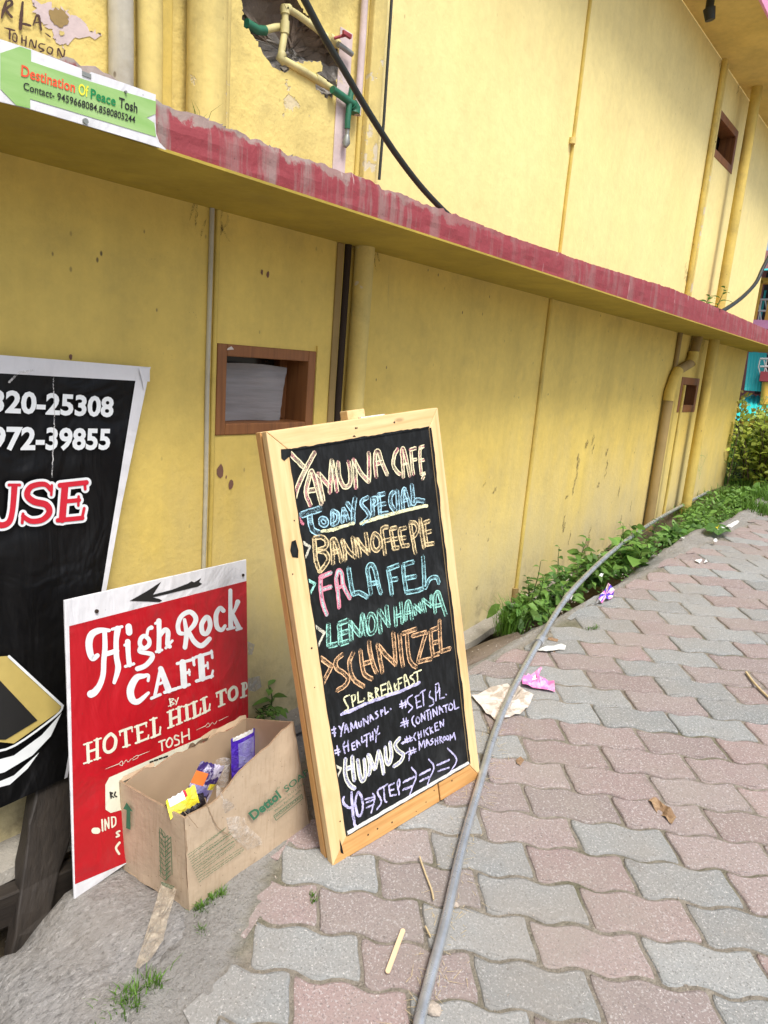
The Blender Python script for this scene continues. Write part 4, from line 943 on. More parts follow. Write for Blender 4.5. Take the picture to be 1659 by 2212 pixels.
chalk_line(c1, ['225,895 330,860 430,830:.014', '310,890 320,980 350,1060 420,1090:.013', '440,930 480,940 495,980 470,1010 430,990 420,950 440,930:.008', '550,860 550,1000:.009', '550,1000 600,970 610,890 555,850:.009', '655,975 665,860 670,835 700,900 715,955:.009', '660,905 700,900:.006', '705,770 760,850:.010', '790,715 770,860 770,985:.011', '930,710 870,740 860,790 920,860 935,920 860,990:.009', '970,720 975,810 980,900:.010', '970,720 1010,720 1015,770 980,800:.008', '1040,690 1055,890:.010', '1030,690 1105,670:.010', '1045,790 1115,775:.009', '1055,885 1140,875:.009', '1200,650 1165,700 1170,790 1220,860:.011', '1235,640 1245,850:.010', '1300,840 1290,700 1310,620 1340,700 1370,805:.009', '1295,750 1350,735:.007', '1390,580 1400,690 1405,780 1440,740 1520,750:.011'], 'blue', .010)
chalk_line(c1, ['440,1070 560,1050 680,1010 775,985', '850,985 1000,940 1200,880 1400,830 1550,800:.0085'], 'lemon', .0075, False)
chalk_line(c2_, ['110,300 210,365', '210,365 165,470 120,575', '110,310 205,372'], 'dusty', .0052, False)
chalk_line(c2_, ['250,280 260,420 270,520 310,630', '245,275 330,265 380,310 370,370 290,400', '290,410 370,430 400,490 370,560 310,630', '450,550 445,420 435,310 470,295 510,400 535,525', '445,430 510,410', '580,510 570,400 545,300', '550,300 620,420 690,480', '680,470 670,370 655,270', '735,475 720,380 695,285', '700,285 760,370 830,440', '825,430 810,330 795,220', '880,235 860,320 880,390 915,405 950,360 950,290 915,240 880,235', '1000,450 985,330 965,200 985,165 1030,160', '985,310 1050,290', '1060,190 1075,290 1100,400', '1055,180 1120,165', '1070,290 1130,280', '1085,385 1145,375', '1150,190 1160,270 1190,365', '1150,185 1220,165', '1160,280 1215,270', '1175,360 1250,350', '1265,120 1290,280 1320,440', '1265,110 1320,120 1345,180 1320,240 1285,270', '1370,70 1380,200 1410,380', '1410,120 1420,220 1440,350', '1410,115 1470,95', '1425,220 1490,200', '1430,345 1515,330'], 'sand', .0092)
chalk_line(c2_, ['140,690 265,755', '265,755 215,860 180,985', '145,700 260,765'], 'mint', .0048, False)
chalk_line(c2_, ['320,680 320,800 340,960 385,1085', '310,690 430,640', '330,820 430,790', '515,1010 500,850 480,700', '480,700 505,620 540,650 560,780 630,915', '490,800 560,780:.0065'], 'pinkaqua', .0090)
chalk_line(c2_, ['615,590 630,720 660,870', '660,870 720,850 810,900', '850,870 830,720 815,600 850,555 890,600 920,730 955,860', '830,760 920,745', '1070,875 1055,750 1030,610', '1025,605 1145,560', '1050,720 1130,705', '1190,560 1200,700 1225,850', '1185,560 1300,525', '1215,700 1325,680', '1220,850 1310,835 1400,810', '1400,470 1410,650 1420,800 1470,710 1540,690 1570,750'], 'aqua', .0105)
chalk_line(c3, ['70,375 220,480', '220,480 160,600 120,740', '75,385 215,492'], 'dusty', .005, False)
chalk_line(c3, ['255,390 260,620', '260,620 350,600', '370,400 385,600', '365,390 460,350', '380,490 465,465', '385,600 470,570', '500,560 485,370', '485,370 545,450 595,510', '600,510 615,290', '615,290 660,510', '690,290 670,400 690,490 740,470 760,380 735,300 690,290:.008', '810,480 795,380 790,250', '790,245 900,410', '890,400 880,300 870,200', '970,410 965,300 960,210:.009', '1035,380 1030,270 1020,160:.009', '965,310 1030,290:.008', '1075,350 1075,240 1085,165 1115,170 1140,345:.009', '1075,275 1125,260:.007', '1180,295 1160,190:.008', '1160,190 1240,265:.008', '1240,265 1215,165:.008', '1280,265 1255,130:.008', '1255,130 1345,205:.008', '1345,205 1340,85:.008', '1385,270 1380,150 1390,70 1420,60 1450,150 1500,300:.010', '1385,200 1450,185:.008'], 'mint', .0108)
chalk_line(c3, ['170,745 290,835', '290,835 240,930 165,1075', '410,710 340,770 340,850 420,910 465,970 430,1040 350,1090', '520,690 480,780 490,900 540,990 630,1050', '595,670 610,800 640,920 720,970', '685,570 700,700 740,850 770,905', '620,810 720,780', '825,905 810,800 775,610', '780,610 860,710 970,820', '965,815 955,650 940,480', '1005,490 1025,700 1045,840', '1040,490 1185,440', '1085,490 1100,700 1130,800 1185,845', '1145,515 1290,475', '1290,475 1240,640 1200,790', '1200,790 1345,755', '1335,460 1345,600 1360,720', '1335,460 1410,430', '1360,590 1420,575', '1365,720 1430,700', '1430,350 1435,520 1445,680', '1445,680 1545,645'], 'orange', .0102)
tn = .0040
chalk_line(c4, ['335,310 280,340 300,400 325,450 285,480', '360,320 375,430', '355,320 395,310 395,360 365,385', '425,280 430,390', '430,390 485,370', '490,345 496,350', '535,290 540,370', '535,285 575,300 545,320', '545,320 585,340 545,370', '610,240 620,340', '605,235 640,250 615,285', '615,285 650,330', '665,215 680,320', '665,210 720,190', '670,265 715,250', '680,320 735,300', '745,295 740,190 755,175 785,285', '745,245 775,235', '810,190 820,280', '835,190 815,230', '815,230 850,270', '850,150 860,255', '845,145 890,125', '855,195 885,180', '925,225 915,120 930,100 970,210', '920,170 955,155', '1005,95 975,120 1010,150 1020,180 995,200', '1015,80 1095,45', '1050,70 1060,175'], 'lemon', tn, False)
chalk_line(c4, ['250,515 380,460 510,400', '530,395 700,330 900,260 1075,180'], 'lilac', .0085, False)
chalk_line(c4, ['130,670 145,750', '170,645 180,745', '110,690 190,665', '110,720 190,710', '225,640 255,680', '275,605 255,680 245,745', '285,710 300,620 330,700', '290,670 320,665', '355,690 350,605', '350,605 385,660 400,590', '400,590 420,660', '430,600 440,640 460,635 460,590', '490,640 480,560', '480,560 535,610', '535,610 530,540', '560,590 555,520 590,570', '555,555 580,550', '630,480 610,500 640,530 615,560', '665,475 675,530', '665,470 690,475 670,500', '705,440 715,510', '715,510 745,485', '769,455 773,460',
               '165,870 180,970', '205,845 220,945', '140,905 225,885', '135,945 240,905', '285,800 270,850 290,925', '320,790 325,900', '275,860 320,845', '360,830 370,890', '360,820 385,810', '365,855 390,845', '370,890 400,880', '420,860 410,790 450,840', '415,825 440,815', '465,750 470,810 500,790', '490,740 545,715', '515,740 520,850', '555,720 560,790', '580,700 585,780', '555,755 585,745', '600,670 620,720', '640,640 620,730 615,805', '635,725 655,715'], 'lilac', tn, False)
chalk_line(c4, ['885,370 895,450', '925,360 930,440', '865,410 935,385', '865,435 940,405', '1000,310 950,350 960,400 1000,440 960,490', '1040,340 1050,450', '1030,330 1070,310', '1045,390 1080,375', '1050,445 1095,430', '1080,290 1135,255', '1110,280 1120,420', '1190,270 1180,320 1220,360 1220,410 1180,430', '1245,220 1250,370', '1245,200 1275,190 1280,250 1255,290', '1290,240 1290,350', '1290,350 1335,335', '1354,300 1358,306',
               '905,560 920,650', '935,555 950,640', '880,605 955,580', '875,635 955,605', '1015,530 995,570 1010,620 1030,640', '1050,545 1040,590 1065,610 1080,570 1050,545', '1100,590 1095,510', '1095,510 1135,570', '1135,570 1130,490', '1140,480 1180,465', '1160,480 1170,575', '1190,480 1200,560', '1225,540 1215,460', '1215,460 1265,520', '1265,520 1255,440', '1290,510 1285,430 1325,490', '1288,470 1315,460', '1325,430 1375,410', '1350,420 1360,490', '1400,400 1385,450 1410,470 1430,430 1400,400', '1440,365 1450,460', '1450,460 1490,440',
               '885,820 930,795', '920,770 925,800 900,825', '940,750 950,810', '970,740 985,800', '925,785 995,760', '930,810 1000,785', '1035,710 1015,750 1035,785', '1060,700 1070,770', '1090,690 1095,755', '1060,735 1095,720', '1120,680 1130,745', '1165,660 1140,695 1170,730', '1185,650 1195,715', '1210,650 1190,680', '1190,680 1220,705', '1235,620 1245,690', '1235,615 1265,600', '1240,650 1265,640', '1245,685 1280,675', '1300,650 1290,590', '1290,590 1330,635', '1330,635 1330,570',
               '920,930 970,905', '970,870 985,940', '1010,860 1020,920', '955,910 1035,880', '960,935 1040,905', '965,1000 970,940', '1075,890 1070,800', '1070,800 1100,855', '1100,855 1120,790 1135,865', '1155,850 1150,780 1185,835', '1155,815 1175,810', '1215,770 1195,790 1220,810 1195,835', '1240,770 1245,835', '1265,755 1270,825', '1240,800 1270,790', '1290,750 1295,815', '1285,750 1310,760 1290,780', '1290,780 1325,810', '1335,750 1325,775 1345,785 1350,760 1335,750', '1365,745 1360,775 1380,780 1385,750 1365,745', '1400,790 1400,730', '1400,730 1420,760 1440,710', '1440,710 1455,780'], 'lilac', tn, False)
chalk_line(c5, ['80,310 175,365', '175,365 130,470 100,600', '85,318 172,372'], 'dusty', .0048, False)
chalk_line(c5, ['220,265 220,430 260,530 320,575', '290,240 300,380 315,490', '225,370 295,345', '350,275 370,420 400,495 430,440 420,270', '470,430 480,320 460,220', '465,220 530,370', '535,370 570,180', '570,180 600,280 625,420', '640,140 650,270 680,315 705,230 690,90', '795,45 745,110 770,170 830,220 800,290 735,340'], 'humus', .0095)
chalk_line(c5, ['205,665 195,720 240,770 290,780:.0065', '285,610 295,780 315,930 335,985:.0075', '350,620 325,740 350,850 380,860 405,780 390,660 350,620:.0065', '430,690 520,665', '440,725 530,690', '445,780 520,745', '510,630 530,680 495,830', '590,570 560,610 590,680 600,730 555,795', '590,580 665,530', '625,560 635,690 655,720', '680,550 695,655', '680,545 735,520', '690,600 730,585', '695,655 755,640', '770,520 790,640', '770,510 790,480 795,540 775,580', '835,510 945,455:.006', '830,590 930,550:.006', '920,355 970,435 930,560 895,660', '1005,435 1115,375:.006', '1010,500 1100,455:.006', '1100,265 1155,350 1110,470 1080,560', '1190,330 1315,275:.006', '1200,395 1315,355', '1300,150 1395,265 1350,370 1300,435'], 'lilac', .0046, False)

# ------------------------------------------------------------------ red cafe sign
z6 = (180, 1620, 2.9625); z7r = (200, 2000, 2.9625); z21 = (0, 2100, 2.212)
sbl = GROUND.hit(161.7, 1944.4, .06)
def solve_sign():
    tgt = [PX(z6, 28, 410), PX(z6, 1605, 55), PX((100, 1600, 2.0113), 1262, 985)]
    def pj(Q): d = Q-EYE; x = d @ rt2; y = -(d @ up2); z = d @ fw; return np.array([CX+FPX*x/z, CY+FPX*y/z])
    best = None; v = np.array([1.57, .25, .5, .62])          # heading, lean, width, height
    def F(v):
        a = np.array([math.cos(v[0]), math.sin(v[0]), v[4] if len(v) > 4 else .06]); a /= np.linalg.norm(a)
        nh = np.cross(a, [0, 0, 1]); u = np.array([0, 0, 1.])*math.cos(v[1])-nh*math.sin(v[1]); u = u-a*(u @ a); u /= np.linalg.norm(u)
        tl = sbl+u*v[3]; tr_ = tl+a*v[2]; r = np.concatenate([pj(tl)-tgt[0], pj(tr_)-tgt[1]])
        k = tr_-u*(v[3]*.55); k2 = tr_; A_ = pj(k); B_ = pj(k2); t = (tgt[2][1]-A_[1])/(B_[1]-A_[1]); return np.concatenate([r, [A_[0]+(B_[0]-A_[0])*t-tgt[2][0]]]), a, u
    v = np.array([1.6, .25, .45, .62, .05])
    for i in range(300):
        r, a, u = F(v); J = np.stack([(F(v+np.eye(5)[k]*1e-5)[0]-r)/1e-5 for k in range(5)], 1)
        reg = np.diag([0, 0, 0, 0, 30.0]); g_ = J.T @ r+reg @ (v-np.array([0, 0, 0, 0, .05])); v = v-.4*np.linalg.solve(J.T @ J+reg+1e-6*np.eye(5), g_)
    print('sign', v, F(v)[0]); return F(v)[1], F(v)[2], v[2], v[3]
sa, su, SW, SH = solve_sign()
sn = np.cross(sa, su); sn = sn if sn @ (EYE-sbl) > 0 else -sn
SPL = Plane(sbl, sn)
rs = empty('cafe_sign', sbl+sa*SW/2, 'red painted cafe sign board with white swash lettering and black arrow', 'sign')
m_ = MB()
def sp(u, v, w_=0.0): return sbl+sa*u+su*v+sn*w_
m_.box(sp(SW/2, SH/2, -.0025), SW, SH, .005, (sa, su, sn)); o = m_.build('sign_board', M['vinyl_white'], rs); bevel(o, .0015)
def s6(s_): return tr(SPL, z6, s_)
def uv(p): return ((p-sbl) @ sa, (p-sbl) @ su)
q = [SPL.hit(*PX(z6, 66, 635)), SPL.hit(*PX(z6, 1604, 243))]; lb_ = SPL.hit(*PX(z21, 485, 1085)); rb_ = SPL.hit(*PX(z21, 775, 962))
lbu = uv(lb_); rbu = uv(rb_); k_ = (rbu[1]-lbu[1])/(rbu[0]-lbu[0])
redp = [sp(*lbu, .0005), sp(SW-.001, lbu[1]+k_*(SW-lbu[0]), .0005), q[1]+sn*.0005, q[0]+sn*.0005]
redp[2] = sp(SW-.001, uv(q[1])[1], .0005)
m_ = MB(); n1, n2 = 14, 18; vs = []
for j in range(n2+1):
    for i in range(n1+1):
        u, v = i/n1, j/n2; p = (redp[0]*(1-u)+redp[1]*u)*(1-v)+(redp[3]*(1-u)+redp[2]*u)*v; vs.append(p)
m_.add(vs, orient(vs, [(j*(n1+1)+i, j*(n1+1)+i+1, (j+1)*(n1+1)+i+1, (j+1)*(n1+1)+i) for j in range(n2) for i in range(n1)], sn), 0, True); m_.build('red_panel', M['vinyl_red'], rs)
PXM = None
d1 = np.linalg.norm(s6('500,900')[0]-s6('600,900')[0])/100       # metres per crop pixel near the lettering
def blot(name, crop, strokes, mat, scale=1.0, off=.0012):
    m = MB()
    for s_ in strokes: brush(m, SPL, crop, s_, off)
    return m.build(name, mat, rs)
blot('high_rock_lettering', z6, ['415,672 330,672 265,705 240,770 245,850 270,915 312,890:30/50/62/62/60/50/40', '375,690 378,820 368,930 362,1050 335,1140 290,1205 255,1225:40/46/46/46/50/62/66', '488,660 475,760 478,900 492,1000 458,1125:58/46/48/52/30', '370,882 480,850:44', '440,662 525,640:26', '575,770 580,880 590,970:48/42/46', '583,640 588,690:56', '550,800 575,785:26', '555,985 628,962:26', '720,720 760,755 758,800 715,828 682,795 688,745 720,720:38', '742,715 752,665 780,648:26/26/40', '682,825 682,858 780,878 782,920 725,980 660,1005:34/34/40/44/44/44', '845,590 848,700 845,850:46/40/44', '850,725 895,668 925,690 920,790 940,812:36/40/44/40/36', '815,612 845,590:22', '822,858 872,842:24', '905,825 962,762:24', '1062,700 1022,690 1012,620 1045,545 1115,512 1165,560 1152,620 1100,680:30/40/40/40/42/44/42/34', '1068,580 1085,700 1072,820:30/42/40', '1105,680 1150,765 1215,805 1285,745:34/44/46/40', '1255,560 1217,620 1225,690 1262,697 1290,635 1282,575 1255,560:42', '1405,500 1375,478 1342,540 1350,640 1390,668 1420,632:40/38/42/42/38/28', '1466,325 1466,480 1470,640:34/36/44', '1475,545 1510,480 1530,425:28/30/44', '1488,535 1540,650:32/44', '1440,662 1500,648:24', '1520,668 1562,655:22'], M['print_white'])
blot('cafe_lettering', z6, ['752,1110 755,1062 715,1068 650,1085 600,1180 612,1268 665,1290 755,1215:24/26/40/58/66/62/48/26', '862,1005 930,1190:48/58', '858,1018 812,1235:30', '838,1142 905,1112:24', '780,1262 858,1228:26', '895,1210 995,1178:28', '1052,950 1065,1150:56', '1005,960 1150,922:26', '1142,912 1152,972:24', '1060,1052 1110,1032:26', '1010,1172 1110,1142:26', '1107,1012 1112,1060:18', '1210,900 1222,1088:56', '1165,905 1305,862:26', '1302,850 1310,910:22', '1220,992 1268,972:24', '1268,950 1272,1002:18', '1172,1112 1310,1068:28', '1300,1082 1315,1022:20'], M['print_white'])
blot('hotel_lettering', z7r, ['168,530 175,690:28', '250,492 252,660:28', '170,602 250,575:20', '135,538 205,515:15', '225,502 285,482:15', '135,702 205,678:15', '225,670 278,652:15', '360,450 317,500 315,578 350,603 400,568 412,490 380,450 360,450:28', '448,425 550,388:22', '495,412 505,550:28', '475,560 535,540:15', '447,425 450,458:12', '550,388 556,425:12', '600,378 612,512:28', '578,385 678,348:18', '608,440 645,428:18', '585,525 695,482:18', '672,348 678,382:12', '692,482 697,455:12', '740,312 747,465:28', '710,325 768,305:15', '720,478 797,445:18', '795,442 800,385:14',
     '885,248 892,380:28', '960,215 966,350:28', '890,318 960,290:20', '860,258 915,232:15', '935,228 986,206:15', '865,395 917,372:15', '940,365 988,345:15', '1025,198 1035,320:28', '1000,208 1052,190:15', '1010,332 1062,312:15', '1090,172 1100,290:28', '1065,182 1117,160:15', '1082,308 1147,275:18', '1142,278 1150,222:13', '1175,138 1187,255:28', '1150,148 1202,122:15', '1165,268 1227,235:18', '1222,240 1230,185:13', '1287,92 1365,58:20', '1325,78 1330,190:28', '1305,208 1357,185:15', '1287,92 1290,125:11', '1365,58 1372,90:11', '1430,40 1397,80 1402,138 1430,148 1463,110 1458,52 1430,40:26', '1520,8 1522,120:26', '1505,10 1542,2 1548,45 1522,68:15', '1497,130 1546,112:15',
     '787,515 840,496:14', '810,508 816,588:14', '872,485 851,525 866,560 894,545 904,505 886,481 872,485:14', '957,462 928,460 925,488 958,500 960,532 925,546:14', '985,432 991,520:14', '1045,402 1050,490:14', '988,475 1045,452:13', '880,140 890,205:11', '875,145 915,140 892,170 920,182 870,205:9', '925,150 940,172:9', '955,130 935,190:9',
     '322,750 440,704:2/6', '440,704 468,680 470,718 445,712:5', '480,702 502,672 520,688 545,662:4', '552,662 598,630 604,650 560,672:4', '605,635 705,595:6/2', '1112,410 1190,376:2/6', '1190,376 1215,350 1225,378 1198,386:4', '1230,372 1250,346 1270,360 1290,332:4', '1310,330 1390,290:6/2', '228,1285 252,1285:54', '293,1190 298,1285:15', '322,1278 318,1188:14', '318,1188 352,1262:14', '352,1262 350,1172:14', '376,1168 381,1255:14', '378,1168 408,1172 410,1228 381,1255:13'], M['print_cream'], 1.0)
z21c = ['775,740 755,752 772,768 755,778:12', '775,815 752,850 772,888:15']
blot('hotel_lettering', z21, z21c, M['print_cream'])
m_ = MB(); vs = [p+sn*.0011 for p in tr(SPL, z7r, '318,885 352,822 1160,470 1175,900 365,1130 320,1100')]; m_.add(vs, orient(vs, [tuple(range(6))], sn)); m_.build('cream_panel', M['print_cream'], rs)
blot('room_lettering', z7r, ['365,952 372,1000:13', '362,952 385,958 370,975 395,995:10', '410,950 402,975 420,990:12', '712,690 735,682:14', '750,674 775,668:14', '790,660 815,652:14', '830,648 860,638:14'], M['print_black'], 1.0, .0022)
m_ = MB(); vs = [p+sn*.0012 for p in s6('590,415 740,330 862,250 815,325 790,362 960,318 1100,262 1125,245 1150,255 1210,218 1192,252 1218,268 1180,292 1120,305 960,345 790,385 845,398 870,412 850,425 720,420')]; v2, f2 = fill(vs); m_.add(v2, orient(v2, f2, sn)); m_.build('arrow', M['print_black'], rs)
for px_, py_ in ((300, 505), (1572, 192)):
    m_ = MB(); p = SPL.hit(*PX(z6, px_, py_)); m_.tube([p, p+sn*.004], .004, 10); m_.build('nail_head', M['gap'], rs)
# grey tape tabs at the right edge
m_ = MB()
for pxs in ('1258,560 1300,580 1285,640 1262,640', '1260,780 1330,765 1340,830 1300,858 1262,850'):
    vs = [SPL.hit(*PX((100, 1600, 2.0113), *map(float, q_.split(','))), -.004+.012*k) for k, q_ in zip((0, .3, .2, 0, 0), pxs.split())]; m_.add(vs, orient(vs, [tuple(range(len(vs)))], sn))
m_.build('tape_tab', M['tape_grey'], rs)

# ------------------------------------------------------------------ black hotel banner on a timber post
BX = -1.43; TILT = .06
KPL = Plane((BX, 0, CAMZ), (1, 0, TILT)); z3 = (0, 900, 2.0737)
hb = empty('hotel_banner', KPL.hit(40, 1950), 'black vinyl hotel banner with white hem and phone numbers on a timber post', 'banner')
def K(s_, crop=None): return [KPL.hit(*(PX(crop, *map(float, q.split(','))) if crop else tuple(map(float, q.split(','))))) for q in s_.split()]
# white edged sheet: a grid between traced edges, with folds
NU, NVV = 26, 40
def edge_r(v): return KPL.hit(*[interp(v, [(0, a_), (.30, b_), (.55, c_), (1, d_)]) for a_, b_, c_, d_ in ((322, 262, 222, 142), (795, 1080, 1300, 1678))])
def sheet_pt(u, v):
    top = KPL.hit(322, 795); r = edge_r(v); l = np.array([r[0], r[1]-.78, r[2]+(-.04-.06*v)*1.0]); 
    tl2 = KPL.hit(0, 769); slope = (tl2[2]-top[2])/(tl2[1]-top[1]); bl2 = KPL.hit(0, 1736); brr = KPL.hit(142, 1678); slb = (bl2[2]-brr[2])/(bl2[1]-brr[1])
    sl = slope*(1-v)+slb*v; l[2] = r[2]-.78*sl
    p = l*(1-u)+r*u; 
    p[0] = BX-TILT*(p[2]-CAMZ)
    p[0] += .006*math.sin(u*11+v*7)*v*.4+.006*fbm(u*3, v*3, 4)*v-.014*sstep(.9, 1, v)*math.sin(u*6)
    return p
g_ = [[sheet_pt(i/NU, j/NVV) for i in range(NU+1)] for j in range(NVV+1)]
m_ = MB(); vs = [p for r_ in g_ for p in r_]; ff = [(j*(NU+1)+i, j*(NU+1)+i+1, (j+1)*(NU+1)+i+1, (j+1)*(NU+1)+i) for j in range(NVV) for i in range(NU)]
m_.add(vs, orient(vs, ff, (1, 0, 0)), 0, True); m_.add([np.array(p)-np.array([.003, 0, 0]) for p in vs], orient(vs, ff, (-1, 0, 0)), 0, True); bsheet = m_.build('banner_sheet', M['vinyl_black'], hb)
# white hem strips follow the sheet grid
def bil(u, v): return sheet_pt(u, v)+np.array([.0022, 0, 0])
m_ = MB(); n = 40
hemw = .020
vs = []
for i in range(n+1):
    v = i/n; r = bil(1, v); d = bil(.97, v)-r; d = d/np.linalg.norm(d); w_ = interp(v, [(0, .030), (.3, .014), (.6, .009), (1, .006)]); vs += [r+np.array([.0, .0015, 0]), r+d*w_]
m_.add(vs, orient(vs, [(2*i, 2*i+1, 2*i+3, 2*i+2) for i in range(n)], (1, 0, 0)), 0, True)
vs = []
for i in range(n+1):
    u = i/n; p = bil(u, 0); d = np.array([0, 0, -1.]); vs += [p+np.array([.0008, 0, .002]), p+d*(.036-.006*u)+np.array([.0008, 0, 0])]
m_.add(vs, orient(vs, [(2*i, 2*i+1, 2*i+3, 2*i+2) for i in range(n)], (1, 0, 0)), 0, True)
m_.build('white_hem', M['vinyl_white'], hb)
# corner flap of the hem
m_ = MB(); vs = [bil(1, 0)+np.array([.003, .001, .003]), bil(1, 0)+np.array([.006, -.03, -.002]), bil(1, .05)+np.array([.003, -.004, 0])]; m_.add(vs, orient(vs, [(0, 1, 2)], (1, 0, 0))); m_.build('hem_corner', M['vinyl_white'], hb)
KT = Plane((BX+.007, 0, CAMZ), (1, 0, TILT))
def kt(x, y): return KT.hit(*PX(z3, x, y))
m_ = MB()
m_2 = kt(685, 660)
text_on(m_, KT, '320-25308', kt(-64, 632), kt(685, 663), kt(-58, 497), .035, .0015, ref='3')
text_on(m_, KT, '972-39855', kt(-66, 862), kt(665, 860), kt(-60, 722), .035, .0015, ref='3')
m_.build('phone_number', M['print_white'], hb)
def ublot(name, strokes, mat, extra, off):
    m = MB()
    for s_ in strokes: brush(m, KT, z3, s_, off, 0, extra)
    return m.build(name, mat, hb)
use = ['-40,1120 -45,1250 -10,1320 50,1310 75,1240 88,1090:38/44/40/36/34/38', '55,1080 120,1080:18', '310,1110 270,1075 190,1090 165,1140 205,1180 280,1200 300,1245 260,1290 190,1300 140,1270:26/30/34/38/40/40/38/34/32/26', '315,1082 312,1140:16', '140,1255 135,1310:18', '395,1090 378,1290:42', '365,1082 525,1065:30', '515,1065 518,1105:18', '400,1180 480,1172:26', '478,1150 476,1205:16', '352,1295 500,1280:28', '498,1285 512,1222:18']
ublot('logo_outline', use, M['print_white'], 32, .0010); ublot('logo_lettering', use, M['print_red'], 0, .0022)
m_ = MB(); vs = [KT.hit(*q, .001) for q in ((-30, 1420), (18, 1417), (134, 1524), (126, 1538), (30, 1606), (-30, 1600))]; m_.add(vs, orient(vs, [tuple(range(6))], (1, 0, 0))); m_.build('gold_emblem', M['gold'], hb)
m_ = MB()
for s_, w_ in (('18,1417 134,1524', .005), ('134,1524 120,1545 30,1610 -30,1625', .005)): ribbon(m_, KT, smooth_path([KT.hit(*map(float, q.split(','))) for q in s_.split()], 4), w_, .0022)
for pl_ in ('-30,1648 30,1632 90,1588 133,1540 110,1590 70,1632 10,1668 -30,1678', '-30,1700 30,1675 85,1625 60,1660 10,1705 -30,1722'):
    vs = [KT.hit(*map(float, q.split(',')), .0022) for q in pl_.split()]; v2, f2 = fill(vs); m_.add(v2, orient(v2, f2, (1, 0, 0)))
m_.build('white_swoosh', M['print_white'], hb)
m_ = MB()
for pl_ in ('-40,1450 0,1470 81,1556 12,1598 -40,1596',): 
    vs = [KT.hit(*map(float, q.split(',')), .0026) for q in pl_.split()]; m_.add(vs, orient(vs, [tuple(range(len(vs)))], (1, 0, 0)))
m_.build('emblem_inner', M['print_black'], hb)  # black inner field of the gold emblem
# stitch scar in the vinyl
m_ = MB(); ribbon(m_, KT, smooth_path([kt(*q) for q in ((320, 430), (322, 560), (325, 700), (318, 880), (312, 1030))], 8), .0022, .003, jag=.8); ribbon(m_, KT, [kt(50, 455), kt(110, 395), kt(200, 385)], .004, .003, jag=.6); m_.build('crease_mark', chalk('crease_white', (.6, .6, .6), .5), hb)
# timber post
QPL = Plane((-1.394, 0, 0), (1, 0, 0)); QP2 = Plane((-1.275, 0, 0), (1, 0, 0)); m_ = MB()
a, b, c, d = QPL.hit(86, 1640), QPL.hit(205, 1640), QP2.hit(98, 2010), QP2.hit(22, 2080)
n = 9; vs = []; gc = []
for i in range(n+1):
    t = i/n
    l = a*(1-t)+d*t; r = b*(1-t)+c*t
    for p in (l, r, r+np.array([-.035, 0, 0]), l+np.array([-.035, 0, 0])): vs.append(p+np.array([rnd.uniform(-.003, .003), rnd.uniform(-.005, .005), 0])); gc.append((p[1]+t*.13, p[0], p[2]))
fs = [(i*4+k, i*4+(k+1) % 4, (i+1)*4+(k+1) % 4, (i+1)*4+k) for i in range(n) for k in range(4)]+[(0, 1, 2, 3)[::-1], tuple(n*4+k for k in range(4))]
m_.add(vs, fs, 0, gc=[(g1, g2, g3) for g1, g2, g3 in gc]); o = m_.build('post', M['old_wood'], hb); bevel(o, .004)
# plank behind the post, lying against the wall foot
PPL = Plane((-1.34, 0, 0), (1, 0, 0)); a, b = PPL.hit(-60, 1950), PPL.hit(95, 1888); c = PPL.hit(85, 1960); h_ = abs(b[2]-c[2])
m_ = MB(); ax0 = (b-a)/np.linalg.norm(b-a); m_.add([], [])
axz = np.array([0, 0, 1.]); axz = axz-ax0*(axz @ ax0); axz /= np.linalg.norm(axz); axn = np.cross(ax0, axz)
c0 = (a+b)/2-axz*h_/2-ax0*.25; vs = []; gc = []
L_ = 1.0
for i in (-1, 1):
    for j in (-1, 1):
        for k in (-1, 1): vs.append(c0+ax0*i*L_/2+axz*j*h_/2+axn*k*.02); gc.append((j*h_/2, k*.02, i*L_/2))
m_.add(vs, [(0, 1, 3, 2), (4, 6, 7, 5), (0, 4, 5, 1), (2, 3, 7, 6), (0, 2, 6, 4), (1, 5, 7, 3)], 0, gc=gc); o = m_.build('timber_plank', M['old_wood'], origin=c0); bevel(o, .004); tag(o, 'dark weathered plank lying along the wall foot behind the banner post', 'plank')

# ------------------------------------------------------------------ green arrow sign on the slab edge
APL = Plane((XL+.012, 0, 0), (1, 0, 0))
def A_(s_): return [APL.hit(*PX(zA, *map(float, q.split(',')))) for q in s_.split()]
gs = empty('arrow_sign', APL.hit(180, 200), 'white sign with green arrow and contact numbers nailed to the slab edge', 'sign')
m_ = MB(); P = A_('-120,290 0,365 290,460 760,640 770,668 845,690 850,672 1200,790 1457,885 1450,1000 1460,1250 1490,1330 1557,1400 1300,1320 780,1165 280,1018 0,950 -120,925'); v2, f2 = fill(P); m_.add(v2, orient(v2, f2, (1, 0, 0))); m_.add([np.array(p)-np.array([.003, 0, 0]) for p in v2], orient(v2, f2, (-1, 0, 0))); m_.build('sign_sheet', M['vinyl_white'], gs)
m_ = MB(); P = [p+np.array([.0008, 0, 0]) for p in A_('0,498 185,435 288,470 288,575 760,735 850,765 1455,948 1452,1065 1368,1100 1440,1150 1458,1280 280,925 280,1015 150,985 0,830')]; v2, f2 = fill(P); m_.add(v2, orient(v2, f2, (1, 0, 0))); m_.build('green_arrow', M['green_print'], gs)
def at_(x, y): return APL.hit(*PX(zA, x, y))
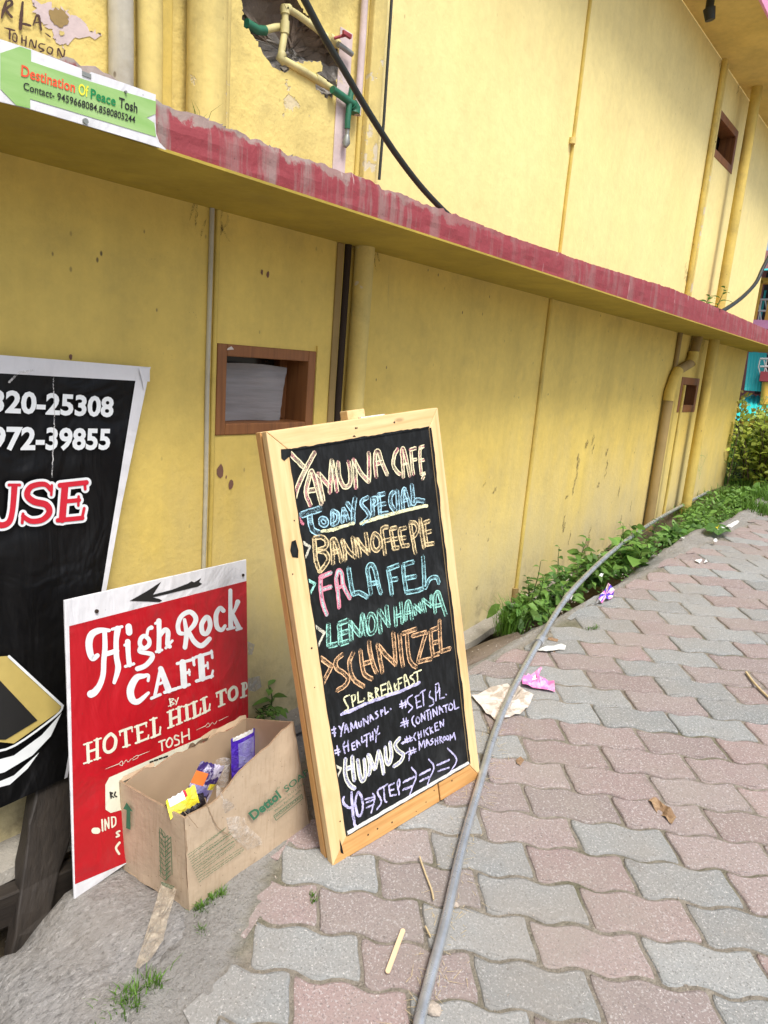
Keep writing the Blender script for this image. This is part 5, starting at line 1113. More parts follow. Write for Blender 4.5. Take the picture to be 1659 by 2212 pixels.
for body, x0, y0, x1, y1, tx_, ty_, mt, bd in (('Destination', 192, 710, 695, 868, 196, 606, 't_orange', .016), ('Of', 728, 880, 820, 908, 730, 778, 't_yellow', .016), ('Peace', 842, 918, 1075, 992, 845, 828, 't_green', .016), ('Tosh', 1105, 1000, 1278, 1058, 1108, 908, 'print_black', .016)):
    m_ = MB(); text_on(m_, APL, body, at_(x0, y0), at_(x1, y1), at_(tx_, ty_), bd, .0018); m_.build('slogan_lettering', M[mt], gs)
m_ = MB(); text_on(m_, APL, 'Contact- 9459668084,8580805244', at_(213, 838), at_(1257, 1152), at_(216, 768), .012, .0018); m_.build('contact_lettering', M['print_black'], gs)
m_ = MB()
for x, y in ((793, 1135), (1168, 862)): p = at_(x, y); m_.tube([p, p+np.array([.004, 0, 0])], .0042 if x == 793 else .002, 10)
m_.build('nail_head', M['pipe_metal'], gs)
m_ = MB(); m_.box(at_(808, 700), .003, .014, .006); m_.build('bent_tab', M['pipe_metal'], gs)

# ------------------------------------------------------------------ cardboard box and what lies in it
N_ = GROUND.hit(409, 1968); Lp = GROUND.hit(260.7, 1878, .008); Rp = GROUND.hit(670, 1778)
def vpl(A_1, B_1): return Plane(A_1, np.cross(B_1-A_1, [0, 0, 1.]))
FRT = vpl(N_, Rp); LFT = vpl(N_, Lp)
Nt = FRT.hit(398.2, 1768); Rt = FRT.hit(634, 1559); Lt = LFT.hit(255, 1686)
Lt = Lp+np.array([-.004, 0, Lt[2]-Lp[2]])
BK = Plane(Lp, FRT.n); Bt = BK.hit(533, 1551); Bp = np.array([Bt[0], Bt[1], zs(Bt[0], Bt[1])+.005])
Rt = np.array([Rt[0], Rt[1], Rt[2]]); print('box', N_, Lp, Rp, Nt, Rt, Lt, Bt)
bx = empty('cardboard_box', (N_+Bp)/2*np.array([1, 1, 0])+np.array([0, 0, min(N_[2], Lp[2])]), 'open cardboard soap carton used for rubbish, printed in green', 'box')
def panel(name, c00, c10, c11, c01, th, mat, inn, bow=0.0, nu=16, nv=8, sag=None, mats=None):
    """wall of the carton from four corners, slightly bowed and crumpled; th towards the inside"""
    m = MB(); q = []
    nrm = np.cross(c10-c00, c01-c00); nrm /= np.linalg.norm(nrm); nrm = nrm if nrm @ inn > 0 else -nrm
    for side in (0, 1):
        for j in range(nv+1):
            for i in range(nu+1):
                u, v = i/nu, j/nv; p = (c00*(1-u)+c10*u)*(1-v)+(c01*(1-u)+c11*u)*v
                k = 4*u*(1-u); p = p-nrm*bow*k*v+nrm*.0025*fbm(u*4, v*4, hash(name) % 7)
                if sag: p = p+sag(u, v)
                q.append(p+nrm*th*side)
    n_ = (nu+1)*(nv+1); ff = [(j*(nu+1)+i, j*(nu+1)+i+1, (j+1)*(nu+1)+i+1, (j+1)*(nu+1)+i) for j in range(nv) for i in range(nu)]
    m.add(q[:n_], orient(q[:n_], ff, -nrm), 0, True); m.add(q[n_:], orient(q[n_:], ff, nrm), 1, True)
    ring = [i for i in range(nu+1)]+[j*(nu+1)+nu for j in range(1, nv+1)]+[nv*(nu+1)+i for i in range(nu-1, -1, -1)]+[j*(nu+1) for j in range(nv-1, 0, -1)]
    rv = [q[i] for i in ring]+[q[n_+i] for i in ring]; R_ = len(ring); m.add(rv, [(i, (i+1) % R_, (i+1) % R_+R_, i+R_) for i in range(R_)], 2)
    return m.build(name, mats or [M['card'], M['card_in'], M['card_edge']], bx)
inn_f = Lp-N_; inn_l = Rp-N_; th = .0042
u_f = (Rp-N_)/np.linalg.norm(Rp-N_); u_l = (Lp-N_)/np.linalg.norm(Lp-N_)
def rag(amp, seed): return lambda u, v: np.array([0, 0, (amp*fbm(u*9, seed, 1)-.3*amp if v > .99 else 0)])
nfr = FRT.n
front = panel('side_panel', N_, Rp, Rt, Nt, th, None, inn_f, .004, 28, 12, lambda u, v: np.array([0, 0, -.010*math.exp(-((u-.22)/.16)**2)*v**3+(.004*fbm(u*14, 2, 2) if v > .99 else 0)])+nfr*(.010*math.exp(-((u-.24)/.14)**2)*v**2+.004*fbm(u*6, v*5, 3)*v))
left = panel('end_panel', N_+u_f*.0005, Lp, Lt, Nt+u_f*.0005, th, None, inn_l, .002, 14, 10)
panel('side_panel', Lp, Bp, Bt, Lt, th, None, -inn_f, 0, 24, 10, rag(.012, 4))
panel('end_panel', Bp, Rp, Rt, Bt, th, None, -inn_l, 0, 14, 8)
m_ = MB(); vs = [p+np.array([0, 0, .004]) for p in (N_, Rp, Bp, Lp)]; m_.add(vs, orient(vs, [(0, 1, 2, 3)], (0, 0, 1))); m_.build('bottom_panel', M['card_in'], bx)
# torn flap remnants along the back edge
m_ = MB()
for t0, t1, hh in ((.50, .66, .02), (.62, 1.0, .016), (0.0, .25, .008)):
    P = [Lt+(Bt-Lt)*(t0+(t1-t0)*i/8) for i in range(9)]; vs = []
    for i, p in enumerate(P): vs += [p+np.array([0, 0, -.006]), p+FRT.n*(.010+.006*fbm(i*.6, t0*9, 2))*(1 if t0 == .5 else -.6)+np.array([0, 0, hh*(.5+.6*abs(fbm(i*.8, 3, t0*5)))-.004])]
    m_.add(vs, orient(vs, [(2*i, 2*i+2, 2*i+3, 2*i+1) for i in range(8)], FRT.n))
m_.build('torn_flap', M['card_in'], bx)
z5b = (100, 1600, 2.0113); z60 = (600, 2080, 4.6083)
def fh(x, y, c, off): return FRT.hit(*PX(c, x, y), off)
FB = Plane(N_+FRT.n*.007, FRT.n); LB_ = Plane(N_+LFT.n*.006, LFT.n)
m_ = MB()
text_on(m_, FB, 'Dettol', FB.hit(*PX(z60, 645, 1478)), FB.hit(*PX(z60, 1025, 1165)), FB.hit(*PX(z60, 572, 1385)), .035, .003)
text_on(m_, FB, 'SOAP', FB.hit(*PX(z60, 1085, 1105)), FB.hit(*PX(z60, 1400, 850)), FB.hit(*PX(z60, 1048, 1035)), .008, .003)
m_.build('soap_print', M['box_ink'], bx)
m_ = MB()
text_on(m_, FB, 'Net Contents: 72 U x 125 g', FB.hit(*PX(z60, 842, 1375)), FB.hit(*PX(z60, 1330, 990)), FB.hit(*PX(z60, 830, 1352)), 0, .003)
text_on(m_, FB, 'When Packed: with', FB.hit(*PX(z60, 935, 1375)), FB.hit(*PX(z60, 1290, 1085)), FB.hit(*PX(z60, 922, 1350)), 0, .003)
text_on(m_, FB, 'WHOLESALE PACKAGE', FB.hit(*PX(z60, 950, 1452)), FB.hit(*PX(z60, 1300, 1172)), FB.hit(*PX(z60, 930, 1418)), .004, .003)
fr = [FB.hit(*PX(z60, *q)) for q in ((952, 1482), (1310, 1188), (1296, 1130), (918, 1420), (952, 1482))]
for a, b in zip(fr, fr[1:]): ribbon(m_, FB, [a, (a+b)/2, b], .0016, .0032)
m_.add([], [])
text_on(m_, FB, '(R)', FB.hit(*PX(z60, 960, 1075)), FB.hit(*PX(z60, 1000, 1042)), FB.hit(*PX(z60, 955, 1050)), 0, .003)
m_.build('package_print', M['box_ink'], bx)
# block of fine print, as wavering dashes
m_ = MB(); crn = random.Random(9)
for i in range(13):
    t = i/12; x0 = 900+t*65; y0 = 1815+t*160; x1 = 1130+t*95+crn.uniform(-25, 20); y1 = 1655+t*135; L_ = 0.0; k = 0.0
    while k < 1:
        w_ = crn.uniform(.03, .11); a = FB.hit(*PX(z5b, x0+(x1-x0)*k, y0+(y1-y0)*k)); b = FB.hit(*PX(z5b, x0+(x1-x0)*min(1, k+w_), y0+(y1-y0)*min(1, k+w_)))
        n = max(4, int(np.linalg.norm(b-a)/.0012)); P = [a+(b-a)*s/n+np.array([0, 0, crn.uniform(-.0012, .0012)]) for s in range(n+1)]; ribbon(m_, FB, P, .0014, .003, cap=False); k += w_+.015
m_.build('fine_print', M['box_ink_thin'], bx)
# arrow and stacking drawing on the end panel
m_ = MB(); vs = [LB_.hit(*PX(z5b, *q), .002) for q in ((545, 1510), (582, 1565), (566, 1560), (568, 1672), (542, 1662), (545, 1555), (525, 1548))]; v2, f2 = fill(vs); m_.add(v2, orient(v2, f2, LB_.n)); m_.build('up_arrow', M['box_ink'], bx)
m_ = MB()
def lb2(x, y): return LB_.hit(*PX(z5b, x, y))
def ln(a, b): ribbon(m_, LB_, [lb2(*a), lb2((a[0]+b[0])/2, (a[1]+b[1])/2), lb2(*b)], .0017, .002, cap=False)
for i in range(11):
    t = i/10; yl, ym, yr = 1650+t*285, 1690+t*275, 1658+t*275
    ln((742, yl), (775, ym)); ln((775, ym), (808, yr))
ln((742, 1650), (750, 1935)); ln((775, 1690), (785, 1966)); ln((808, 1658), (818, 1934)); ln((742, 1650), (770, 1630)); ln((770, 1630), (808, 1658))
for i in range(10): ln((752+8*(i % 2), 1660+28.5*i), (758+8*(i % 2), 1690+28*i)); ln((792, 1682+27.5*i), (793, 1706+27.5*i))
for i in range(3): ln((750+4*i, 1975+8*i), (830-6*i, 2003+6*i))
m_.build('stacking_drawing', M['box_ink_thin'], bx)
# clear tape, wrinkled
m_ = MB()
for P in (((1075, 1405), (1100, 1425), (1185, 1535), (1130, 1575), (1070, 1560)), ((1130, 1600), (1195, 1590), (1240, 1600), (1250, 1640), (1335, 1720), (1345, 1755), (1260, 1790), (1200, 1740), (1150, 1690))):
    base = [fh(x, y, z5b, .006) for x, y in P]; c = sum(base)/len(base); rings = []
    vs = [c+FRT.n*.006]
    for s_ in (.5, 1.0): vs += [c+(p-c)*s_+FRT.n*(.008 if s_ < 1 else .0)*rnd.uniform(.2, 1) for p in base]
    n = len(base); ff = [(0, 1+i, 1+(i+1) % n) for i in range(n)]+[(1+i, 1+n+i, 1+n+(i+1) % n, 1+(i+1) % n) for i in range(n)]
    m_.add(vs, orient(vs, ff, FRT.n), 0, True)
m_.build('clear_tape', M['tape'], bx)
# crease line from the folded front
m_ = MB(); ribbon(m_, FB, smooth_path([FB.hit(*PX(z5b, *q)) for q in ((1000, 1480), (1030, 1560), (1075, 1650), (1140, 1700))], 6), .0018, .003, jag=.5); ribbon(m_, FB, smooth_path([FB.hit(*PX(z5b, *q)) for q in ((880, 1560), (930, 1620), (960, 1655))], 6), .0014, .003, jag=.5); m_.build('crease', M['card_edge'], bx)
# rubbish standing in the box
def packet(name, c, ux, uy, w_, h_, mats, label, cat, fn=None, puff=.006, group=None, pick=None):
    n = np.cross(ux, uy); m = MB(); nu, nv = 12, 12; q = []
    for sd in (1, -1):
        for j in range(nv+1):
            for i in range(nu+1):
                u, v = i/nu, j/nv; bz = puff*math.sin(math.pi*min(1, max(0, u)))*math.sin(math.pi*min(1, max(0, v)))**.6*sd+.0016*fbm(u*4, v*4, c[0]*50)
                jag_ = .0013*(1 if (i % 2) else -1)*(v in (0, 1)); q.append(c+ux*(u-.5)*w_+uy*((v-.5)*h_+jag_)+n*bz)
    k = (nu+1)*(nv+1); ff = [(j*(nu+1)+i, j*(nu+1)+i+1, (j+1)*(nu+1)+i+1, (j+1)*(nu+1)+i) for j in range(nv) for i in range(nu)]
    for sd, o_ in ((1, 0), (-1, k)):
        for f in orient(q[o_:o_+k], ff, n*sd):
            cu = sum((q[o_+i]-c) @ ux for i in f)/4/w_; cv = sum((q[o_+i]-c) @ uy for i in f)/4/h_
            mi = pick(cu, cv) if pick else 0
            m.f.append(tuple(i+o_+len(m.v)*0 for i in f)); m.m.append(mi); m.sm.append(True); m.fc.append((1, 1, 1, 1))
    m.v = [tuple(p) for p in q]; m.gc = list(m.v)
    o = m.build(name, mats, origin=c); return tag(o, label, cat, group)
eye_dir = lambda p: (EYE-p)/np.linalg.norm(EYE-p)
mid = Plane((N_+Lp)/2, FRT.n); bkp = Plane(Lp*.8+N_*.2, FRT.n)
def zv(x, y, pl): return pl.hit(*PX(z60, x, y))
a, b, c = zv(370, 300, bkp), zv(660, 330, bkp), zv(380, 860, bkp)
ux = (b-a)/np.linalg.norm(b-a); uy = (a-c); hh = np.linalg.norm(uy); uy = uy/hh; ux = ux-uy*(ux @ uy); ux /= np.linalg.norm(ux); uy = uy-ux*(uy @ ux); uy /= np.linalg.norm(uy)
packet('foil_wrapper', (a+b)/2-uy*hh/2, ux, uy, np.linalg.norm(b-a), hh, [M['wr_purple'], M['wr_lilac'], M['white_plastic']], 'torn purple foil wrapper standing at the back of the carton', 'wrapper', puff=.008, pick=lambda u, v: 1 if (-.25 < u < .4 and -.25 < v < .36) else (2 if v > .45 and abs(u) < .4 else 0))
m_ = MB(); a = zv(250, 700, bkp); m_.tube([a, a-np.array([0, 0, .06])], [.017, .013], 16, caps=False); m_.tube([a+np.array([0, 0, .001]), a-np.array([0, 0, .003])], [.0185, .0185], 16, caps=False); o = m_.build('plastic_cup', film('cup_plastic', (.75, .75, .75), .1, .22), origin=a-np.array([0, 0, .06])); tag(o, 'small clear plastic cup beside the purple wrapper in the carton', 'cup')
md = Plane(N_*.45+Lp*.55, FRT.n)
def z7v(x, y, pl): return pl.hit(*PX(z7r, x, y))
a, b, c = z7v(1060, 870, md), z7v(1300, 860, md), z7v(1140, 735, md); cen_ = z7v(1180, 860, md); ux = u_f*.92+np.array([0, 0, -.25]); ux /= np.linalg.norm(ux); uy = np.array([0, 0, 1.])-ux*(np.array([0, 0, 1.]) @ ux); uy /= np.linalg.norm(uy)
ux, uy = ux*.8-uy*.35, uy*.8+ux*.35; ux /= np.linalg.norm(ux); uy = uy-ux*(uy @ ux); uy /= np.linalg.norm(uy)
packet('snack_packet', cen_, ux, uy, .075, .085, [M['wr_multi'], M['wr_orange'], M['wr_yellow'], M['wr_lilac']], 'crumpled snack packet in violet, orange and yellow print', 'wrapper', puff=.009, pick=lambda u, v: 1 if (u < -.12 and -.05 < v < .22) else (2 if (u > .18 and -.2 < v < .02) else (3 if (abs(u) < .3 and v < -.1) else 0)))
m2 = Plane(N_*.8+Lp*.2, FRT.n); a, b = z7v(870, 1085, m2), z7v(1105, 950, m2); ux = (b-a); l_ = np.linalg.norm(ux); ux /= l_; uy = np.cross(FRT.n, ux); uy = uy if uy[2] > 0 else -uy; uy = uy*.8+FRT.n*-.25; uy -= ux*(uy @ ux); uy /= np.linalg.norm(uy)
packet('sweet_wrapper', (a+b)/2+uy*-.004, ux, uy, l_*1.08, .040, [M['wr_yellow'], M['print_white'], M['print_red']], 'bright yellow sweet wrapper lying across the carton rim', 'wrapper', puff=.004, pick=lambda u, v: 1 if (u < .05 and v > .05 and u > -.4) else (2 if (-.05 < u < .2 and v > .2) else 0))
m_ = MB(); c = z7v(925, 1010, md)+u_f*.03; vs = []; n1, n2 = 14, 9
for j in range(n2+1):
    for i in range(n1):
        th_, ph = 6.283*i/n1, math.pi*.5*j/n2; r_ = .044*(1+.3*fbm(th_*1.3, ph*2, 2)); vs.append(c+u_f*r_*math.cos(th_)*math.cos(ph)*1.1+u_l*r_*math.sin(th_)*math.cos(ph)*.7+np.array([0, 0, r_*math.sin(ph)*.55-.035]))
m_.add(vs, [(j*n1+i, j*n1+(i+1) % n1, (j+1)*n1+(i+1) % n1, (j+1)*n1+i) for j in range(n2) for i in range(n1)], 0, True); o = m_.build('plastic_bag', M['bag'], origin=c-np.array([0, 0, .04])); tag(o, 'crumpled black plastic bag inside the carton', 'bag')

# ------------------------------------------------------------------ long steel conduit lying over the paving
def ph(x, y, off=.0135): return GROUND.hit(x, y, off)
def px_(x, y, X): return Plane((X, 0, 0), (1, 0, 0)).hit(x, y)
cp = [ph(885, 2330), ph(905, 2212), ph(930, 2110), ph(962, 1990), ph(998, 1830), ph(1040, 1680), ph(1070, 1580), ph(1108, 1490, .02), ph(1167, 1382, .035), px_(1212, 1308, -1.04), px_(1255, 1255, -1.06), px_(1330, 1185, -1.13), px_(1410, 1128, -1.25), px_(1470, 1094, -1.38), px_(1530, 1062, -1.405)]
cps = smooth_path(cp, 6)
pipe = empty('steel_conduit', ph(962, 1990, 0), 'long grey steel conduit pipe lying across the pavers into the weeds', 'pipe')
m_ = MB(); m_.tube(cps, .0108, 16); m_.build('tube', M['steel'], pipe)
for s_ in ((1160, 1394, 1174, 1372, .0165), (1217, 1303, 1230, 1287, .0135)):
    X0 = -1.05 if s_[0] < 1200 else -1.09; i = min(range(len(cps)), key=lambda k: abs((lambda d: CX+FPX*(d @ rt2)/(d @ fw))(cps[k]-EYE)-(s_[0]+s_[2])/2))
    t = cps[i+1]-cps[i-1]; t /= np.linalg.norm(t); m_ = MB(); m_.tube([cps[i]-t*.022, cps[i]-t*.016, cps[i]+t*.016, cps[i]+t*.022], [s_[4]*.93, s_[4], s_[4], s_[4]*.93], 16); m_.build('coupling', M['steel'], pipe)

# drain cover stone
m_ = MB(); P = [GROUND.hit(*q, -.034) for q in ((920, 1470), (1003, 1405), (1060, 1382), (1118, 1366), (1134, 1378), (1120, 1398), (1060, 1420), (1003, 1436), (920, 1520))]; n = len(P)
vs = [p+np.array([0, 0, rnd.uniform(-.004, .004)]) for p in P]; vs2 = [p-np.array([0, 0, .06]) for p in P]; c = sum(vs)/n+np.array([0, 0, .002])
m_.add(vs+vs2+[c], orient(vs+vs2+[c], [(i, (i+1) % n, 2*n) for i in range(n)], (0, 0, 1))+[(i, (i+1) % n, (i+1) % n+n, i+n) for i in range(n)], 0, True); o = m_.build('drain_cover', M['slab_brown'], origin=c); tag(o, 'brown stone slab covering the drain behind the menu board', 'stone slab')

# ------------------------------------------------------------------ litter
def gnd(p, off=.0015): return np.array([p[0], p[1], zs(p[0], p[1])+off])
def sheet(name, px, mat, label, cat, crump=.006, sub=5, lift=.002, mats=None, pick=None, off=0.0, group=None):
    P = [GROUND.hit(*q, off) for q in px]; c = sum(P)/len(P); n = len(P); rings = [[c+(p-c)*s_ for p in sum([[P[i]+(P[(i+1) % n]-P[i])*k/3 for k in range(3)] for i in range(n)], [])] for s_ in (.33, .66, 1.0)]
    k = len(rings[0]); vs = [c]+[p for r_ in rings for p in r_]; vs = [p+np.array([0, 0, off*0+lift+crump*(.6+fbm(p[0]*38, p[1]*38, len(name)))]) for p in vs]
    ff = [(0, 1+i, 1+(i+1) % k) for i in range(k)]+[(1+a_*k+i, 1+(a_+1)*k+i, 1+(a_+1)*k+(i+1) % k, 1+a_*k+(i+1) % k) for a_ in (0, 1) for i in range(k)]
    m = MB(); m.add(vs, orient(vs, ff, (0, 0, 1)), 0, False)
    if pick:
        for i, f in enumerate(m.f): m.m[i] = pick(sum(np.array(m.v[j]) for j in f)/len(f)-c, i)
    o = m.build(name, mats or mat, origin=gnd(c, 0)); return tag(o, label, cat, group)
sheet('paper_sheet', [(1018, 1508), (1060, 1492), (1104, 1474), (1128, 1492), (1152, 1505), (1140, 1532), (1122, 1548), (1090, 1556), (1076, 1566), (1050, 1545)], M['paper'], 'dirty torn paper sheet lying under the steel conduit', 'paper', .010)
sheet('pink_wrapper', [(1128, 1468), (1140, 1462), (1146, 1465), (1168, 1446), (1170, 1456), (1160, 1466), (1196, 1478), (1198, 1500), (1160, 1494), (1127, 1488)], None, 'crushed pink foil wrapper on the pavers beside the conduit', 'wrapper', .016, mats=[M['wr_pink'], M['white_plastic']], pick=lambda d, i: 1 if abs(d[1]+.004) < .012 and abs(d[0]) < .016 else 0)
sheet('plastic_strip', [(1158, 1408), (1165, 1402), (1212, 1394), (1222, 1398), (1220, 1406), (1180, 1411)], M['white_plastic'], 'flat white plastic strip on the paving edge near the conduit coupling', 'litter', .006)
sheet('cigarette_end', [(1182, 1384), (1184, 1379), (1206, 1383), (1204, 1388)], M['dryleaf'], 'tan cigarette end on the paving edge', 'litter', .004)
sheet('striped_wrapper', [(1286, 1308), (1300, 1290), (1312, 1270), (1328, 1278), (1322, 1296), (1300, 1306)], None, 'striped pink and violet wrapper caught at the weed edge', 'wrapper', .02, mats=[M['wr_pink'], M['wr_purple'], M['white_plastic']], pick=lambda d, i: i % 3)
sheet('green_packet', [(1520, 1146), (1535, 1134), (1570, 1140), (1580, 1150), (1560, 1158), (1530, 1156)], None, 'green snack packet with a yellow spot among the weeds', 'wrapper', .02, mats=[M['leaf_dark'], M['white_plastic'], M['wr_yellow']], pick=lambda d, i: (2 if i in (3, 4) else (1 if i in (12, 13, 25) else 0)), off=-.02)
sheet('white_litter', [(1566, 1140), (1590, 1128), (1600, 1126), (1592, 1136), (1575, 1142)], M['white_plastic'], 'white plastic film at the top of the kerb', 'litter', .012)
for i, (x, y, w_) in enumerate(((1230, 1293, 8), (1205, 1320, 7), (1298, 1245, 5), (1508, 1216, 8), (1524, 1217, 6), (1545, 1172, 5), (1475, 1165, 5))):
    o = sheet('litter_scrap', [(x-w_, y), (x, y-w_*.6), (x+w_, y-w_*.2), (x+w_*.4, y+w_*.5)], M['white_plastic'], 'small white scrap of litter among the weeds by the drain', 'litter', .012, off=.0 if x < 1250 else -.01, group='white litter scraps in the weeds')
sheet('dry_leaf', [(1400, 1732), (1416, 1728), (1436, 1744), (1452, 1760), (1460, 1772), (1450, 1786), (1436, 1770), (1418, 1758)], M['dryleaf'], 'large curled brown dry leaf on the pink pavers', 'leaf', .009)
sheet('dry_leaf', [(1114, 1644), (1124, 1638), (1132, 1645), (1124, 1656), (1116, 1652)], M['dryleaf'], 'small dry leaf on a paver right of the conduit', 'leaf', .005)
drn_ = random.Random(33)
for k in range(9):
    y_ = drn_.uniform(2.1, 4.6); q_ = np.array([interp(y_, EDGE)+drn_.uniform(-.10, .10), y_]); a_ = drn_.uniform(0, 6.28); l_ = drn_.uniform(.008, .016); dx = np.array([math.cos(a_), math.sin(a_)])*l_; dy = np.array([-dx[1], dx[0]])*.45
    P_ = [np.array([*p_, max(hz(*p_)[0], zs(*p_)-.02)+.003+.004*abs(math.sin(i_*2.3))]) for i_, p_ in enumerate((q_-dx, q_-dx*.3+dy, q_+dx*.5+dy*.8, q_+dx, q_+dx*.4-dy, q_-dx*.4-dy*.8))]
    m_ = MB(); c_ = sum(P_)/6-np.array([0, 0, .002]); m_.add(P_+[c_], orient(P_+[c_], [(i_, (i_+1) % 6, 6) for i_ in range(6)], (0, 0, 1))); tag(m_.build('dry_leaf', M['dryleaf'], origin=c_), 'small dry brown leaf on the concrete kerb beside the weeds', 'leaf', 'dry leaves along the kerb')
sheet('tape_strip', [(352, 1925), (372, 1912), (388, 1925), (378, 1965), (362, 2020), (352, 2065), (330, 2100), (300, 2128), (292, 2122), (312, 2060), (335, 1985)], M['tape_dull'], 'dirty strip of packing tape stuck on the granite', 'tape', .004, lift=.034)
z24 = (600, 2400, 2.0737)
m_ = MB(); a = GROUND.hit(*PX(z24, 1112, 925), .004); b = GROUND.hit(*PX(z24, 1203, 680), .007); ax1 = (b-a)/np.linalg.norm(b-a); sd_ = np.cross(GN, ax1)
P = [a+ax1*0+sd_*.0048*math.cos(t)-ax1*.0048*math.sin(t) for t in np.linspace(0, math.pi, 7)]+[b-sd_*.0048*math.cos(t)+ax1*.0048*math.sin(t) for t in np.linspace(0, math.pi, 7)]
m_.prism(P, GN*.0018); o = m_.build('ice_cream_stick', M['stick'], origin=(a+b)/2); tag(o, 'flat wooden ice cream stick on a pink paver', 'stick')
def twig(name, pts, r_, mat, label, cat): 
    m = MB(); P = [GROUND.hit(*q, .003+r_) for q in pts]; m.tube(smooth_path(P, 4), r_, 6); return tag(m.build(name, mat, origin=P[0]), label, cat)
twig('straw_stalk', [PX(z24, 1305, 228), PX(z24, 1340, 330), PX(z24, 1378, 430), PX(z24, 1390, 490)], .0022, M['straw'], 'dry straw stalk on a paver beside the conduit', 'straw')
twig('straw_stalk', [PX(z24, 1340, 650), PX(z24, 1372, 715)], .0018, M['straw'], 'short dry straw bit tucked against the conduit', 'straw')
twig('twig', [(1612, 1452), (1625, 1470), (1645, 1492), (1675, 1520)], .004, M['straw'], 'bent dry twig on the pavers at the right edge', 'twig')
def pebble(x, y, r_, label, mat='pebble', group=None):
    p = GROUND.hit(x, y, r_*.4); m = MB(); bm = bmesh.new(); bmesh.ops.create_icosphere(bm, subdivisions=2, radius=r_)
    vs = [p+np.array(v.co)*np.array([1.3, 1, .7])*(1+.35*fbm(v.co.x*60+x, v.co.y*60, v.co.z*60)) for v in bm.verts]; bm.verts.index_update(); fs = [tuple(v.index for v in f.verts) for f in bm.faces]; bm.free(); m.add(vs, fs, 0, False)
    return tag(m.build('pebble', M[mat], origin=p), label, 'pebble', group)
pebble(*PX(z24, 1383, 1150), .013, 'pale angular pebble beside the conduit at the lower edge'); pebble(*PX(z24, 1520, 518), .007, 'small stone chip right of the conduit')
grn = random.Random(21)
m_ = MB()
for i in range(1500):                                            # grit and crumbs lying in the joints
    if i < 700: p = GROUND.hit(grn.uniform(480, 1659), grn.uniform(1500, 2212)); 
    elif i < 1000: q = cps[grn.randrange(10, 60)]; p = q+np.array([grn.gauss(0, .03), grn.gauss(0, .03), 0])
    else: y = grn.uniform(.8, 4.5); p = np.array([interp(y, EDGE)-abs(grn.gauss(0, .06))+.03, y, 0])
    r_ = abs(grn.gauss(0, .0013))+.0006; p = gnd(p, r_*.1-.001); vs = [p+np.array([grn.uniform(-1, 1), grn.uniform(-1, 1), k])*r_ for k in (-1, -.5, .2, .9)]
    m_.add(vs, [(0, 1, 2), (0, 1, 3), (1, 2, 3), (2, 0, 3)])
tag(m_.build('grit', M['pebble']), kind='stuff')
m_ = MB()
for i in range(260):                                             # dead grass bits along the conduit
    q = cps[grn.randrange(8, 44)]; p = gnd(q+np.array([grn.gauss(.005, .022), grn.gauss(0, .03), 0]), .002); a_ = grn.uniform(0, 6.28); l_ = grn.uniform(.006, .03); d_ = np.array([math.cos(a_), math.sin(a_), grn.uniform(0, .25)])*l_
    s_ = np.array([-math.sin(a_), math.cos(a_), 0])*.0006; vs = [p-s_, p+s_, p+d_+s_*.3, p+d_-s_*.3]; m_.add(vs, orient(vs, [(0, 1, 2, 3)], (0, 0, 1)))
tag(m_.build('dead_grass', M['straw']), kind='stuff')

# ------------------------------------------------------------------ plants
lrn = random.Random(4)
def leaf(m, p, d, n, l, w_, mi=0, sh=1.0, fold=.25, droop=.3):
    """pointed leaf from p along d"""
    d = d/np.linalg.norm(d); s_ = np.cross(n, d); s_ = s_/(np.linalg.norm(s_)+1e-9); n = np.cross(d, s_); vs = [p]; k = 0
    prof = ((.22, .75), (.45, 1.0), (.72, .72))
    for t, ww in prof:
        c = p+d*l*t-np.array([0, 0, 1])*droop*l*t*t
        vs += [c+s_*w_/2*ww+n*fold*w_*.5*ww, c, c-s_*w_/2*ww+n*fold*w_*.5*ww]
    vs.append(p+d*l-np.array([0, 0, 1])*droop*l)
    f = [(0, 2, 1), (0, 3, 2)]
    for k in (1, 4): f += [(k, k+1, k+4, k+3), (k+1, k+2, k+5, k+4)]
    f += [(7, 8, 10), (8, 9, 10)]
    m.add(vs, f, mi, True, fc=(sh, sh, sh, 1))
def rv(): return np.array([lrn.gauss(0, 1), lrn.gauss(0, 1), lrn.gauss(0, 1)])
def stem_plant(p, h, nl, ls, lw, label, tilt=(0, 0), mats=('leaf', 'stem'), group=None, name='weed_plant'):
    root = empty(name, p, label, 'plant', group); m = MB(); s = MB(); tip = p+np.array([tilt[0], tilt[1], h]); P = [p+(tip-p)*t+np.array([.01*math.sin(t*4+p[1]*9), .01*math.cos(t*3), 0])*t for t in (0, .25, .5, .75, 1)]
    s.tube(P, [.0028, .0026, .0022, .0018, .001], 6); P = smooth_path(P, 6)
    for i in range(nl):
        t = (i+1)/nl; c = P[int(t*(len(P)-1))]; a_ = i*2.4+lrn.uniform(-.3, .3); d = np.array([math.cos(a_), math.sin(a_), .35+.3*t]); k = (1.15-.6*t)*lrn.uniform(.8, 1.2)
        leaf(m, c, d, np.array([0, 0, 1.])+rv()*.25, ls*k, lw*k, 0, lrn.uniform(.6, 1.25), .25, .45)
    m.build('foliage', M[mats[0]], root); s.build('stem', M[mats[1]], root); return root
